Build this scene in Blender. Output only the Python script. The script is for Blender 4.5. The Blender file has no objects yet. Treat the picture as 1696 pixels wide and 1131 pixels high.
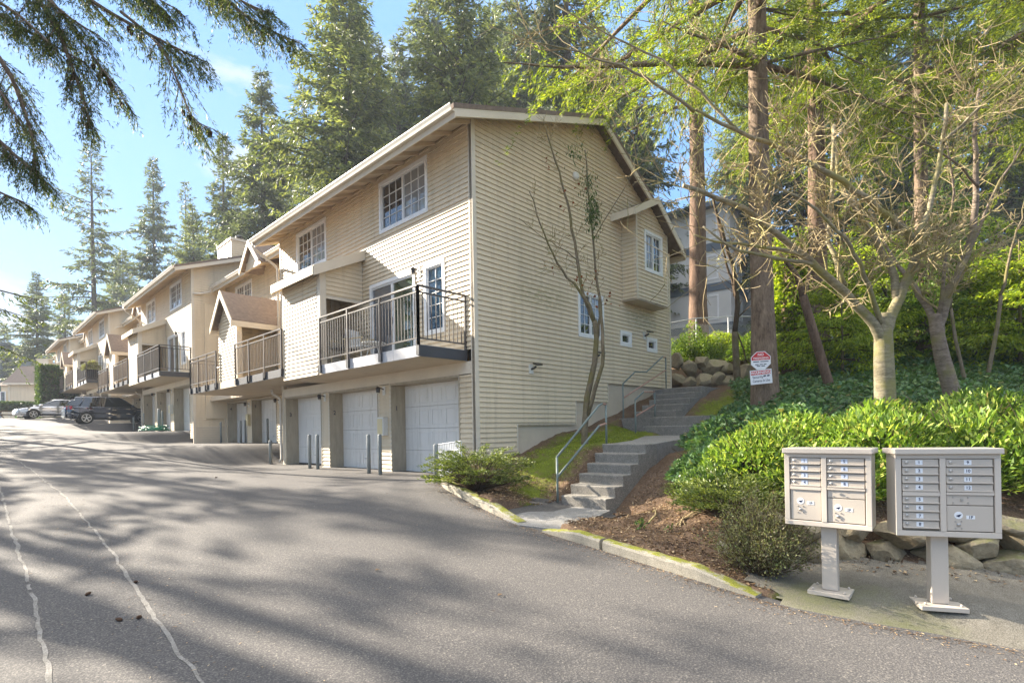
import bpy, bmesh, math, random
import numpy as np
from mathutils import Vector, noise

random.seed(7)
SC = bpy.context.scene
COL = SC.collection
UP = Vector((0, 0, 1))

# ------------------------------------------------------------------ camera frame used for laying out the site
CAMX, CAMY, EYE = -7.846, -8.619, 1.15
D2, D1 = (.6931, .7208), (-.7208, .6931)
def cw(r, w, z=0.0):
    """metres right of / ahead of the viewpoint -> site coordinates"""
    return Vector((CAMX + r*D2[0] + w*D2[1], CAMY + r*D1[0] + w*D1[1], z))
FPX, PCX, PCY, ROLL = 886., 848., 713., .0175
def at(px, py, w):
    """point seen at a photo position, w metres ahead of the viewpoint"""
    c, s = math.cos(ROLL), math.sin(ROLL)
    dx, dy = px-PCX, py-PCY
    a, b = dx*c-dy*s, dx*s+dy*c
    return cw(a/FPX*w, w, EYE - b/FPX*w)

# ------------------------------------------------------------------ materials
MATS = {}
def nodes(name):
    m = bpy.data.materials.new(name); m.use_nodes = True
    nt = m.node_tree; nt.nodes.clear()
    out = nt.nodes.new('ShaderNodeOutputMaterial')
    MATS[name] = m
    return m, nt, out
def N(nt, typ, **kw):
    n = nt.nodes.new(typ)
    for k, v in kw.items():
        if k in n.inputs: n.inputs[k].default_value = v
        else: setattr(n, k, v)
    return n
def rgb(c): return (c[0], c[1], c[2], 1)
def ramp(nt, fac, stops):
    r = nt.nodes.new('ShaderNodeValToRGB')
    e = r.color_ramp.elements
    while len(e) > 1: e.remove(e[0])
    e[0].position, e[0].color = stops[0][0], rgb(stops[0][1])
    for p, c in stops[1:]:
        x = e.new(p); x.color = rgb(c)
    nt.links.new(fac, r.inputs[0])
    return r.outputs[0]
def mix(nt, fac, a, b, mode='MIX'):
    m = nt.nodes.new('ShaderNodeMix'); m.data_type = 'RGBA'; m.blend_type = mode
    for i, v in ((0, fac), (6, a), (7, b)):
        if isinstance(v, (int, float)): m.inputs[i].default_value = v
        elif isinstance(v, tuple): m.inputs[i].default_value = rgb(v)
        else: nt.links.new(v, m.inputs[i])
    return m.outputs[2]
def coords(nt, world=True):
    if world:
        return nt.nodes.new('ShaderNodeNewGeometry').outputs['Position']
    return nt.nodes.new('ShaderNodeTexCoord').outputs['Object']
def tex(nt, co, scale, detail=4, rough=.6, stretch=None):
    if stretch:
        mp = nt.nodes.new('ShaderNodeMapping'); mp.inputs['Scale'].default_value = stretch
        nt.links.new(co, mp.inputs[0]); co = mp.outputs[0]
    n = N(nt, 'ShaderNodeTexNoise', Scale=scale, Detail=detail, Roughness=rough)
    nt.links.new(co, n.inputs['Vector'])
    return n.outputs[0]
def bumpn(nt, h, strength, dist=.02):
    b = N(nt, 'ShaderNodeBump', Strength=strength, Distance=dist)
    nt.links.new(h, b.inputs['Height']); return b.outputs[0]
def bsdf(nt, out, col, rough=.6, spec=.3, metal=0, normal=None, coat=0):
    p = N(nt, 'ShaderNodeBsdfPrincipled', Roughness=rough, Metallic=metal)
    p.inputs['Specular IOR Level'].default_value = spec
    p.inputs['Coat Weight'].default_value = coat
    if isinstance(col, tuple): p.inputs['Base Color'].default_value = rgb(col)
    else: nt.links.new(col, p.inputs['Base Color'])
    if normal: nt.links.new(normal, p.inputs['Normal'])
    nt.links.new(p.outputs[0], out.inputs[0])
    return p
def simple(name, c, rough=.6, spec=.3, var=.12, scale=3, fine=60, bump=.15, metal=0, stretch=None, coat=0):
    m, nt, out = nodes(name)
    co = coords(nt)
    a = tex(nt, co, scale, 5, .65, stretch)
    b = tex(nt, co, fine, 3, .6, stretch)
    dark = tuple(x*(1-var) for x in c); lite = tuple(min(1, x*(1+var)) for x in c)
    col = ramp(nt, a, [(.3, dark), (.7, lite)])
    col = mix(nt, .35*min(1, var*4), col, ramp(nt, b, [(.35, dark), (.65, lite)]))
    bsdf(nt, out, col, rough, spec, metal, bumpn(nt, b, bump, .01) if bump else None, coat)
    return m
def leafmat(name, stops, trans=.35, tint=(1.15, 1.2, .55), rough=.5, spec=.35):
    m, nt, out = nodes(name)
    g = nt.nodes.new('ShaderNodeNewGeometry')
    col = ramp(nt, g.outputs['Random Per Island'], stops)
    big = tex(nt, g.outputs['Position'], .9, 3)
    col = mix(nt, .55, col, ramp(nt, big, [(.3, (.55, .55, .55)), (.7, (1.3, 1.3, 1.2))]), 'MULTIPLY')
    p = bsdf(nt, out, col, rough, spec)
    t = nt.nodes.new('ShaderNodeBsdfTranslucent')
    nt.links.new(mix(nt, 1.0, col, tint, 'MULTIPLY'), t.inputs[0])
    x = N(nt, 'ShaderNodeMixShader', Fac=trans)
    nt.links.new(p.outputs[0], x.inputs[1]); nt.links.new(t.outputs[0], x.inputs[2])
    nt.links.new(x.outputs[0], out.inputs[0])
    return m
def barkmat(name, dark, lite, scale=6, stretch=(1, 1, .25), bump=.6, moss=None):
    m, nt, out = nodes(name)
    co = coords(nt, False)
    a = tex(nt, co, scale, 8, .7, stretch)
    b = tex(nt, co, scale*5, 4, .7, stretch)
    col = ramp(nt, a, [(.35, dark), (.65, lite)])
    col = mix(nt, .4, col, ramp(nt, b, [(.35, dark), (.65, lite)]))
    if moss:
        col = mix(nt, ramp(nt, tex(nt, co, 2.2, 4), [(.48, (0, 0, 0)), (.62, (1, 1, 1))]), col, moss)
    bsdf(nt, out, col, .9, .15, 0, bumpn(nt, a, bump, .03))
    return m

def weathered(name, c, streak, rough=.55):
    m, nt, out = nodes(name)
    co = coords(nt)
    a = tex(nt, co, .6, 5, .6); st = tex(nt, co, 5.5, 6, .7, (1, 1, .06)); fine = tex(nt, co, 45, 3); blot = tex(nt, co, 2.3, 7, .75, (1, 1, 2.5))
    col = ramp(nt, a, [(.3, tuple(x*.93 for x in c)), (.7, tuple(x*1.06 for x in c))])
    col = mix(nt, ramp(nt, st, [(.50, (0, 0, 0)), (.80, (streak,)*3)]), col, tuple(x*y for x, y in zip(c, (.52, .50, .44))))
    col = mix(nt, ramp(nt, blot, [(.60, (0, 0, 0)), (.82, (streak*.9,)*3)]), col, (.27, .25, .12))
    for c_, r_ in (((2.3, 0, 4.45), (1.5, .5, .42)), ((7.0, 0, 4.55), (1.3, .5, .55))):
        if name != 'siding': break
        mp = nt.nodes.new('ShaderNodeVectorMath'); mp.operation = 'SUBTRACT'; mp.inputs[1].default_value = c_; nt.links.new(co, mp.inputs[0])
        dv = nt.nodes.new('ShaderNodeVectorMath'); dv.operation = 'DIVIDE'; dv.inputs[1].default_value = r_; nt.links.new(mp.outputs[0], dv.inputs[0])
        ln = nt.nodes.new('ShaderNodeVectorMath'); ln.operation = 'LENGTH'; nt.links.new(dv.outputs[0], ln.inputs[0])
        m1 = ramp(nt, ln.outputs['Value'], [(.2, (1, 1, 1)), (1, (0, 0, 0))])
        m2 = ramp(nt, tex(nt, co, 5, 6, .75, (1, 1, 3.5)), [(.44, (0, 0, 0)), (.58, (1, 1, 1))])
        col = mix(nt, mix(nt, 1.0, m1, mix(nt, 1.0, m2, (.62, .62, .62), 'MULTIPLY'), 'MULTIPLY'), col, (.25, .225, .09))
    bsdf(nt, out, col, rough, .3, 0, bumpn(nt, fine, .06, .01))
weathered('siding', (.68, .565, .40), .5)
simple('trim', (.66, .58, .46), .55, .3, .08, 1.2, 50, .06)
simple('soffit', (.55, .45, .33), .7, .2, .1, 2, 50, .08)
simple('cream_panel', (.60, .50, .36), .6, .25, .06, 2)  # plain cream of the dormer gable panel
simple('vinyl_white', (.78, .77, .75), .4, .4, .04, 2, 30, .03)
weathered('garage_white', (.77, .745, .70), .5, .5)
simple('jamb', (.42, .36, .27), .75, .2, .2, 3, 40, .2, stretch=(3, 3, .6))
simple('foundation', (.58, .49, .37), .8, .2, .14, 1.1, 30, .25)
simple('shingle', (.20, .155, .125), .9, .15, .3, 9, 70, .7)
simple('gutter', (.62, .56, .47), .45, .4, .16, 2.5, 40, .05)
simple('rail_metal', (.085, .07, .06), .42, .45, .15, 8)
simple('rail_green', (.15, .185, .17), .55, .4, .25, 7, 60, .2)
simple('rust', (.42, .25, .19), .7, .3, .25, 12, 60, .2)
simple('steel_plate', (.42, .42, .44), .5, .4, .15, 2)
simple('steel_dark', (.055, .055, .06), .5, .4, .15, 3)
simple('deck_board', (.52, .50, .47), .7, .2, .12, 4, 40, .15)
simple('box_beige', (.66, .56, .33), .5, .35, .06, 4)
simple('box_grey', (.70, .68, .63), .5, .35, .06, 4)
simple('lamp_dark', (.03, .025, .022), .4, .5, .1)
simple('lamp_brass', (.10, .07, .045), .4, .5, .1)
simple('lamp_glass', (.55, .50, .42), .2, .5, .05)
simple('bollard_paint', (.22, .235, .225), .6, .3, .18, 5, 50, .15)
simple('black_rubber', (.018, .018, .018), .75, .3, .1)
simple('hose_green', (.01, .16, .085), .35, .5, .1)
simple('cbu', (.53, .46, .38), .42, .4, .03, 1.5, 90, .06)
simple('cbu_edge', (.58, .505, .42), .42, .4, .03, 2, 90, .06)
simple('cbu_gap', (.22, .19, .15), .7, .2, .05)
simple('label_white', (.80, .80, .80), .5, .3, .03)
simple('label_blue', (.55, .60, .70), .5, .3, .03)
simple('ink', (.02, .025, .06), .6, .2, .02)
simple('lock_metal', (.45, .43, .40), .3, .5, .05, metal=.8)
simple('sign_white', (.78, .79, .82), .4, .4, .03)
simple('sign_red', (.55, .03, .035), .4, .4, .05)
simple('galv', (.42, .43, .43), .45, .4, .1, 8, metal=.3)
simple('wood_old', (.15, .095, .06), .85, .15, .3, 5, 60, .4)
simple('cone_brown', (.07, .04, .025), .85, .15, .25, 20)
simple('car_dark', (.075, .09, .125), .22, .5, .05, 2, 300, 0, metal=.45, coat=.7)
simple('car_silver', (.72, .73, .75), .3, .5, .03, 2, 300, 0, metal=.35, coat=.6)
simple('car_trim', (.02, .02, .022), .55, .35, .05)
simple('alloy', (.60, .60, .60), .28, .5, .03, metal=.85)
simple('tail_red', (.42, .02, .02), .15, .6, .03)
simple('head_clear', (.65, .67, .7), .1, .6, .03)
simple('grey_siding', (.34, .35, .36), .7, .2, .08, 1)
simple('pale_stucco', (.60, .58, .54), .8, .2, .08, .7)
simple('band_blue', (.12, .145, .17), .6, .3, .08, 1)
simple('blue_siding', (.21, .25, .29), .7, .2, .08, 1)
simple('fabric_dark', (.03, .03, .033), .8, .2, .1, 8)
simple('chair_white', (.62, .62, .60), .55, .3, .05)
simple('pale_wood', (.55, .44, .26), .6, .3, .12, 9)
simple('curtain', (.45, .46, .48), .8, .2, .15, 2, stretch=(14, 14, .3))
simple('scaffold', (.70, .71, .72), .5, .3, .05)

def glassy(name, c, rough=.03, wav=.0):
    m, nt, out = nodes(name)
    bsdf(nt, out, c, rough, .8, 0, bumpn(nt, tex(nt, coords(nt), 1.2, 2), wav, .05) if wav else None, .6)
glassy('glass_dark', (.018, .022, .028), .02, .12)
glassy('glass_blind', (.22, .22, .22), .03, .1)
glassy('glass_screen', (.10, .105, .115), .08, .06)
glassy('glass_green', (.045, .065, .035), .03, .1)
glassy('glass_blue', (.03, .07, .12), .02, .14)
glassy('car_glass', (.012, .016, .018), .02)

def concrete(name, c, speck=.5, moss=False, dirt=.3, mossy=False):
    m, nt, out = nodes(name)
    g = nt.nodes.new('ShaderNodeNewGeometry'); co = g.outputs['Position']
    a = tex(nt, co, 1.7, 6, .7); b = tex(nt, co, 110, 2, .5); d = tex(nt, co, 9, 6, .7)
    col = ramp(nt, a, [(.3, tuple(x*.72 for x in c)), (.7, tuple(x*1.15 for x in c))])
    col = mix(nt, speck, col, ramp(nt, b, [(.36, tuple(x*.35 for x in c)), (.5, c), (.66, tuple(min(1, x*2.1) for x in c))]))
    col = mix(nt, dirt, col, ramp(nt, d, [(.4, (.09, .08, .06)), (.65, c)]))
    if mossy:
        at_ = nt.nodes.new('ShaderNodeAttribute'); at_.attribute_name = 'moss'
        k = nt.nodes.new('ShaderNodeMath'); k.operation = 'MULTIPLY'
        nt.links.new(at_.outputs['Fac'], k.inputs[0]); nt.links.new(d, k.inputs[1])
        col = mix(nt, ramp(nt, k.outputs[0], [(.2, (0, 0, 0)), (.5, (.55, .55, .55))]), col, (.11, .12, .03))
    if moss:
        sx = nt.nodes.new('ShaderNodeSeparateXYZ'); nt.links.new(g.outputs['Normal'], sx.inputs[0])
        k = nt.nodes.new('ShaderNodeMath'); k.operation = 'MULTIPLY'
        nt.links.new(sx.outputs[2], k.inputs[0]); nt.links.new(tex(nt, co, 5, 6, .75), k.inputs[1])
        f = ramp(nt, k.outputs[0], [(.36, (0, 0, 0)), (.50, (1, 1, 1))])
        col = mix(nt, f, col, ramp(nt, b, [(.3, (.10, .12, .015)), (.7, (.32, .30, .05))]))
    bsdf(nt, out, col, .9, .2, 0, bumpn(nt, mix(nt, .5, b, d), .5, .008))
concrete('step_concrete', (.255, .235, .205), .7)
concrete('kerb_concrete', (.34, .31, .25), .35, True)
concrete('path_concrete', (.27, .26, .245), .55)
concrete('pad', (.19, .172, .14), .5, False, .35, True)
concrete('seam_tar', (.26, .245, .225), .5, False, .45)

def asphalt():
    m, nt, out = nodes('asphalt')
    co = coords(nt)
    big = tex(nt, co, .22, 5, .6); mid = tex(nt, co, 1.6, 6, .7)
    fine = tex(nt, co, 75, 2, .6); v = N(nt, 'ShaderNodeTexVoronoi', Scale=95)
    nt.links.new(co, v.inputs['Vector'])
    col = ramp(nt, big, [(.3, (.074, .071, .071)), (.7, (.110, .104, .101))])
    col = mix(nt, .3, col, ramp(nt, mid, [(.3, (.060, .057, .056)), (.7, (.132, .120, .109))]))
    col = mix(nt, .5, col, ramp(nt, fine, [(.34, (.05, .048, .046)), (.5, (.104, .097, .092)), (.68, (.29, .265, .23))]))
    pat = tex(nt, co, .55, 4, .55, (1, .35, 1)); col = mix(nt, ramp(nt, pat, [(.52, (0, 0, 0)), (.66, (.5, .5, .5))]), col, (.075, .07, .066))
    oil = tex(nt, co, 1.1, 3, .5); col = mix(nt, ramp(nt, oil, [(.70, (0, 0, 0)), (.80, (.6, .6, .6))]), col, (.04, .037, .035))
    speck = ramp(nt, v.outputs['Color'], [(.86, (0, 0, 0)), (.93, (1, 1, 1))])
    col = mix(nt, mix(nt, 1.0, speck, (.4, .4, .4), 'MULTIPLY'), col, (.42, .38, .31))
    col = mix(nt, 1.0, col, (.84, .835, .84), 'MULTIPLY')
    bsdf(nt, out, col, .85, .3, 0, bumpn(nt, mix(nt, .5, fine, v.outputs['Distance']), .45, .008))
asphalt()

def soil(name='soil'):
    m, nt, out = nodes(name)
    co = coords(nt)
    a = tex(nt, co, 2.5, 7, .7); b = tex(nt, co, 38, 5, .7); c = tex(nt, co, 9, 5, .7)
    col = ramp(nt, a, [(.3, (.075, .047, .032)), (.55, (.15, .102, .07)), (.75, (.26, .18, .12))])
    col = mix(nt, .5, col, ramp(nt, b, [(.32, (.025, .017, .012)), (.5, (.12, .078, .05)), (.7, (.32, .22, .14))]))
    at_ = nt.nodes.new('ShaderNodeAttribute'); at_.attribute_name = 'moss'
    k = nt.nodes.new('ShaderNodeMath'); k.operation = 'MULTIPLY'
    nt.links.new(at_.outputs['Fac'], k.inputs[0]); nt.links.new(c, k.inputs[1])
    f = ramp(nt, k.outputs[0], [(.24, (0, 0, 0)), (.42, (1, 1, 1))])
    green = ramp(nt, mix(nt, .5, b, a), [(.3, (.05, .07, .01)), (.6, (.16, .19, .022)), (.75, (.28, .28, .045))])
    col = mix(nt, f, col, green)
    bsdf(nt, out, col, .95, .1, 0, bumpn(nt, mix(nt, .5, b, c), .8, .03))
soil()
def rockmat():
    m, nt, out = nodes('rock')
    g = nt.nodes.new('ShaderNodeNewGeometry')
    co = coords(nt, False)
    oi = nt.nodes.new('ShaderNodeObjectInfo')
    a = tex(nt, co, 4, 8, .7); b = tex(nt, co, 28, 5, .7)
    col = ramp(nt, a, [(.3, (.16, .125, .08)), (.55, (.33, .275, .18)), (.75, (.48, .41, .28))])
    col = mix(nt, .4, col, ramp(nt, b, [(.3, (.12, .10, .075)), (.7, (.42, .38, .29))]))
    col = mix(nt, .6, col, ramp(nt, oi.outputs['Random'], [(0, (.75, .72, .70)), (1, (1.15, 1.12, 1.05))]), 'MULTIPLY')
    sx = nt.nodes.new('ShaderNodeSeparateXYZ'); nt.links.new(g.outputs['Normal'], sx.inputs[0])
    k = nt.nodes.new('ShaderNodeMath'); k.operation = 'MULTIPLY'
    nt.links.new(sx.outputs[2], k.inputs[0]); nt.links.new(a, k.inputs[1])
    col = mix(nt, ramp(nt, k.outputs[0], [(.36, (0, 0, 0)), (.55, (.7, .7, .7))]), col, (.16, .17, .045))
    bsdf(nt, out, col, .9, .2, 0, bumpn(nt, mix(nt, .5, a, b), .7, .03))
rockmat()

barkmat('bark_fir', (.06, .04, .028), (.30, .22, .155), 9, (1, 1, .28), 1.0)
barkmat('bark_far', (.05, .042, .036), (.15, .12, .10), 4, (1, 1, .3), .5)
barkmat('bark_red', (.06, .038, .026), (.25, .165, .115), 7, (1, 1, .25), .9)
barkmat('bark_grey', (.10, .085, .055), (.36, .31, .21), 6, (1, 1, 4.5), .5, (.23, .205, .08))
barkmat('bark_plum', (.08, .06, .045), (.31, .245, .19), 6, (1, 1, 4.5), .5, (.20, .17, .08))
barkmat('bark_moss', (.09, .07, .045), (.25, .20, .13), 8, (1, 1, .6), .4, (.17, .145, .06))
barkmat('twig_tan', (.20, .15, .08), (.48, .38, .22), 8, (1, 1, 1), .2, (.26, .23, .09))
barkmat('twig_dark', (.05, .035, .022), (.12, .085, .055), 8, (1, 1, 1), .2)
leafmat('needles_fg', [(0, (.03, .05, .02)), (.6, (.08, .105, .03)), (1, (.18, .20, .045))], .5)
leafmat('needles_far', [(0, (.055, .075, .042)), (.5, (.115, .145, .07)), (1, (.20, .225, .095))], .42, (1.1, 1.12, .7))
leafmat('needles_mid', [(0, (.068, .095, .04)), (.5, (.15, .19, .066)), (1, (.28, .30, .09))], .45, (1.12, 1.12, .65))
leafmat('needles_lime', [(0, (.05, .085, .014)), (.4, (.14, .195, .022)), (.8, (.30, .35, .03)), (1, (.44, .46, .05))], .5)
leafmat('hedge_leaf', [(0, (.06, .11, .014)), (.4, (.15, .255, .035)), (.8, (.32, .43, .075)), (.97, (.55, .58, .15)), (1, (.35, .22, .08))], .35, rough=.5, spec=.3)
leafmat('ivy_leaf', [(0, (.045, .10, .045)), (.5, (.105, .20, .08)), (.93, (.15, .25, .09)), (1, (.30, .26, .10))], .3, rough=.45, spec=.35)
leafmat('ivy_olive', [(0, (.035, .075, .02)), (.5, (.09, .16, .035)), (1, (.22, .30, .07))], .35, rough=.35, spec=.5)  # yellower greens for the pale edged ivy and the seedlings
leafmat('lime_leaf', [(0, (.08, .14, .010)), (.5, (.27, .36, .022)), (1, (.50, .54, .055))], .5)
leafmat('fern_leaf', [(0, (.045, .09, .014)), (.5, (.12, .20, .025)), (1, (.27, .34, .055))], .45)
leafmat('thuja', [(0, (.022, .045, .010)), (.6, (.06, .105, .018)), (1, (.13, .18, .035))], .3)
leafmat('juniper', [(0, (.045, .07, .018)), (.5, (.13, .17, .035)), (1, (.30, .33, .08))], .3)
leafmat('heather', [(0, (.14, .115, .065)), (.5, (.24, .22, .12)), (.8, (.19, .24, .07)), (1, (.36, .33, .21))], .35)
leafmat('moss_leaf', [(0, (.11, .15, .012)), (.6, (.28, .35, .025)), (1, (.46, .48, .06))], .35)
leafmat('litter', [(0, (.05, .03, .018)), (.4, (.17, .10, .055)), (.8, (.36, .24, .13)), (1, (.58, .46, .30))], .15, (1.1, .9, .6))
leafmat('red_leaf', [(0, (.16, .05, .02)), (1, (.32, .12, .04))], .4, (1.2, .8, .4))

# ------------------------------------------------------------------ mesh building
class MB:
    def __init__(s): s.v, s.f, s.m = [], [], []
    def face(s, pts, mi=0):
        n = len(s.v); s.v.extend([tuple(p) for p in pts]); s.f.append(tuple(range(n, n+len(pts)))); s.m.append(mi)
    def hexa(s, p, mi=0):
        n = len(s.v); s.v.extend([tuple(q) for q in p])
        for q in ((0, 3, 2, 1), (4, 5, 6, 7), (0, 1, 5, 4), (1, 2, 6, 5), (2, 3, 7, 6), (3, 0, 4, 7)):
            s.f.append(tuple(n+i for i in q)); s.m.append(mi)
    def box(s, x0, x1, y0, y1, z0, z1, mi=0):
        s.hexa([(x0, y0, z0), (x1, y0, z0), (x1, y1, z0), (x0, y1, z0), (x0, y0, z1), (x1, y0, z1), (x1, y1, z1), (x0, y1, z1)], mi)
    def fbox(s, F, u0, u1, z0, z1, n0, n1, mi=0):
        O, U, Nn = F
        P = lambda u, n, z: O + U*u + Nn*n + UP*z
        s.hexa([P(u0, n0, z0), P(u1, n0, z0), P(u1, n1, z0), P(u0, n1, z0), P(u0, n0, z1), P(u1, n0, z1), P(u1, n1, z1), P(u0, n1, z1)], mi)
    def prism(s, poly, vec, mi=0):
        n = len(s.v); k = len(poly); vec = Vector(vec)
        s.v.extend([tuple(p) for p in poly]); s.v.extend([tuple(Vector(p)+vec) for p in poly])
        s.f.append(tuple(range(n, n+k))[::-1]); s.f.append(tuple(range(n+k, n+2*k))); s.m += [mi, mi]
        for i in range(k):
            j = (i+1) % k
            s.f.append((n+i, n+j, n+k+j, n+k+i)); s.m.append(mi)
    def bar(s, a, b, w, h, mi=0):
        a, b = Vector(a), Vector(b); d = (b-a).normalized()
        sd = d.cross(UP)
        if sd.length < 1e-3: sd = Vector((1, 0, 0))
        sd.normalize(); u = sd.cross(d).normalized()
        q = [(-1, -1), (1, -1), (1, 1), (-1, 1)]
        s.hexa([a+sd*x*w/2+u*y*h/2 for x, y in q]+[b+sd*x*w/2+u*y*h/2 for x, y in q], mi)
    def tube(s, pts, rad, n=6, mi=0, cap=True):
        pts = [Vector(p) for p in pts]
        if not hasattr(rad, '__len__'): rad = [rad]*len(pts)
        base = len(s.v); ref = None
        for i, p in enumerate(pts):
            d = (pts[min(i+1, len(pts)-1)]-pts[max(i-1, 0)])
            d = d.normalized() if d.length > 1e-9 else UP
            if ref is None:
                ref = d.orthogonal().normalized()
            ref = (ref - d*ref.dot(d))
            ref = ref.normalized() if ref.length > 1e-6 else d.orthogonal().normalized()
            b = d.cross(ref)
            for k in range(n):
                a = 2*math.pi*k/n
                s.v.append(tuple(p + (ref*math.cos(a)+b*math.sin(a))*rad[i]))
        for i in range(len(pts)-1):
            for k in range(n):
                k2 = (k+1) % n
                s.f.append((base+i*n+k, base+i*n+k2, base+(i+1)*n+k2, base+(i+1)*n+k)); s.m.append(mi)
        if cap:
            s.f.append(tuple(base+k for k in range(n))[::-1]); s.m.append(mi)
            e = base+(len(pts)-1)*n
            s.f.append(tuple(e+k for k in range(n))); s.m.append(mi)
    def lathe(s, c, axis, prof, n=16, mi=0):
        """prof = [(radius, height along axis)]"""
        axis = Vector(axis).normalized(); a = axis.orthogonal().normalized(); b = axis.cross(a); c = Vector(c)
        base = len(s.v)
        for r, h in prof:
            for k in range(n):
                t = 2*math.pi*k/n
                s.v.append(tuple(c+axis*h+(a*math.cos(t)+b*math.sin(t))*r))
        for i in range(len(prof)-1):
            for k in range(n):
                k2 = (k+1) % n
                s.f.append((base+i*n+k, base+i*n+k2, base+(i+1)*n+k2, base+(i+1)*n+k)); s.m.append(mi)
        s.f.append(tuple(base+k for k in range(n))[::-1]); s.m.append(mi)
        e = base+(len(prof)-1)*n
        s.f.append(tuple(e+k for k in range(n))); s.m.append(mi)
    def build(s, name, mats, parent=None, smooth=False, bevel=0, loc=None):
        me = bpy.data.meshes.new(name)
        me.from_pydata(s.v, [], s.f)
        if isinstance(mats, str): mats = [mats]
        for m in mats: me.materials.append(MATS[m])
        me.polygons.foreach_set('material_index', s.m)
        bm = bmesh.new(); bm.from_mesh(me)
        bmesh.ops.recalc_face_normals(bm, faces=bm.faces[:])
        bm.to_mesh(me); bm.free()
        if smooth: me.polygons.foreach_set('use_smooth', [True]*len(me.polygons))
        o = bpy.data.objects.new(name, me); COL.objects.link(o)
        if parent: o.parent = parent
        if loc is not None: o.location = loc
        if bevel:
            b = o.modifiers.new('bevel', 'BEVEL'); b.width = bevel; b.segments = 2; b.limit_method = 'ANGLE'
        return o
def mesh_np(name, V, F, mat, parent=None, smooth=False, loc=None):
    V = np.asarray(V, dtype=np.float32); F = np.asarray(F, dtype=np.int32)
    k = F.shape[1]
    me = bpy.data.meshes.new(name)
    me.vertices.add(len(V)); me.vertices.foreach_set('co', V.ravel())
    me.loops.add(F.size); me.loops.foreach_set('vertex_index', F.ravel())
    me.polygons.add(len(F)); me.polygons.foreach_set('loop_start', np.arange(0, F.size, k, dtype=np.int32))
    me.polygons.foreach_set('loop_total', np.full(len(F), k, dtype=np.int32))
    if smooth: me.polygons.foreach_set('use_smooth', np.ones(len(F), dtype=bool))
    me.update(calc_edges=True); me.materials.append(MATS[mat])
    o = bpy.data.objects.new(name, me); COL.objects.link(o)
    if parent: o.parent = parent
    if loc is not None: o.location = loc
    return o
def tag(o, label=None, cat=None, group=None, kind=None):
    if label: o['label'] = label
    if cat: o['category'] = cat
    if group: o['group'] = group
    if kind: o['kind'] = kind
    return o
def empty(name, loc=(0, 0, 0), rz=0, **kw):
    o = bpy.data.objects.new(name, None); COL.objects.link(o)
    o.location = loc; o.rotation_euler = (0, 0, rz); o.empty_display_size = .2
    return tag(o, **kw)
def copy_tree(o, parent=None, skip=()):
    c = o.copy(); COL.objects.link(c)
    if parent: c.parent = parent
    for ch in [x for x in bpy.data.objects if x.parent == o]:
        if ch.name.split('.')[0] not in skip: copy_tree(ch, c, skip)
    return c
def text_into(mb, s, origin, U, V, size, mi=0, align='CENTER', bold=.0, squash=1.0):
    """flat lettering laid on the plane spanned by U (along the line) and V (up)"""
    cu = bpy.data.curves.new('txt', 'FONT'); cu.body = s; cu.size = 1; cu.align_x = align; cu.align_y = 'CENTER'
    cu.offset = bold
    ob = bpy.data.objects.new('txt', cu)
    me = bpy.data.meshes.new_from_object(ob)
    n = len(mb.v)
    for v in me.vertices: mb.v.append(tuple(Vector(origin)+Vector(U)*v.co.x*size*squash+Vector(V)*v.co.y*size))
    for p in me.polygons:
        mb.f.append(tuple(n+i for i in p.vertices)); mb.m.append(mi)
    bpy.data.objects.remove(ob); bpy.data.curves.remove(cu); bpy.data.meshes.remove(me)

# ------------------------------------------------------------------ leaves and needles as small folded cards
def unit(a): return a/np.maximum(np.linalg.norm(a, axis=-1, keepdims=True), 1e-9)
def cards(P, D, L, W, rng, fold=.22, up=None):
    n = len(P); D = unit(D)
    r = rng.normal(size=(n, 3)) if up is None else up + .5*rng.normal(size=(n, 3))
    S = unit(np.cross(D, r)); T = np.cross(S, D)
    L = np.broadcast_to(L, (n,))[:, None]; W = np.broadcast_to(W, (n,))[:, None]
    mid = P + D*L*.45 + T*W*fold
    V = np.stack([P, mid+S*W*.5, P+D*L, mid-S*W*.5], axis=1).reshape(-1, 3)
    return V
def quads(n): return np.arange(n*4, dtype=np.int32).reshape(-1, 4)
def cards_obj(name, Vs, mat, parent=None, loc=None):
    V = np.concatenate(Vs); return mesh_np(name, V, quads(len(V)//4), mat, parent, False, loc)
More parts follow.
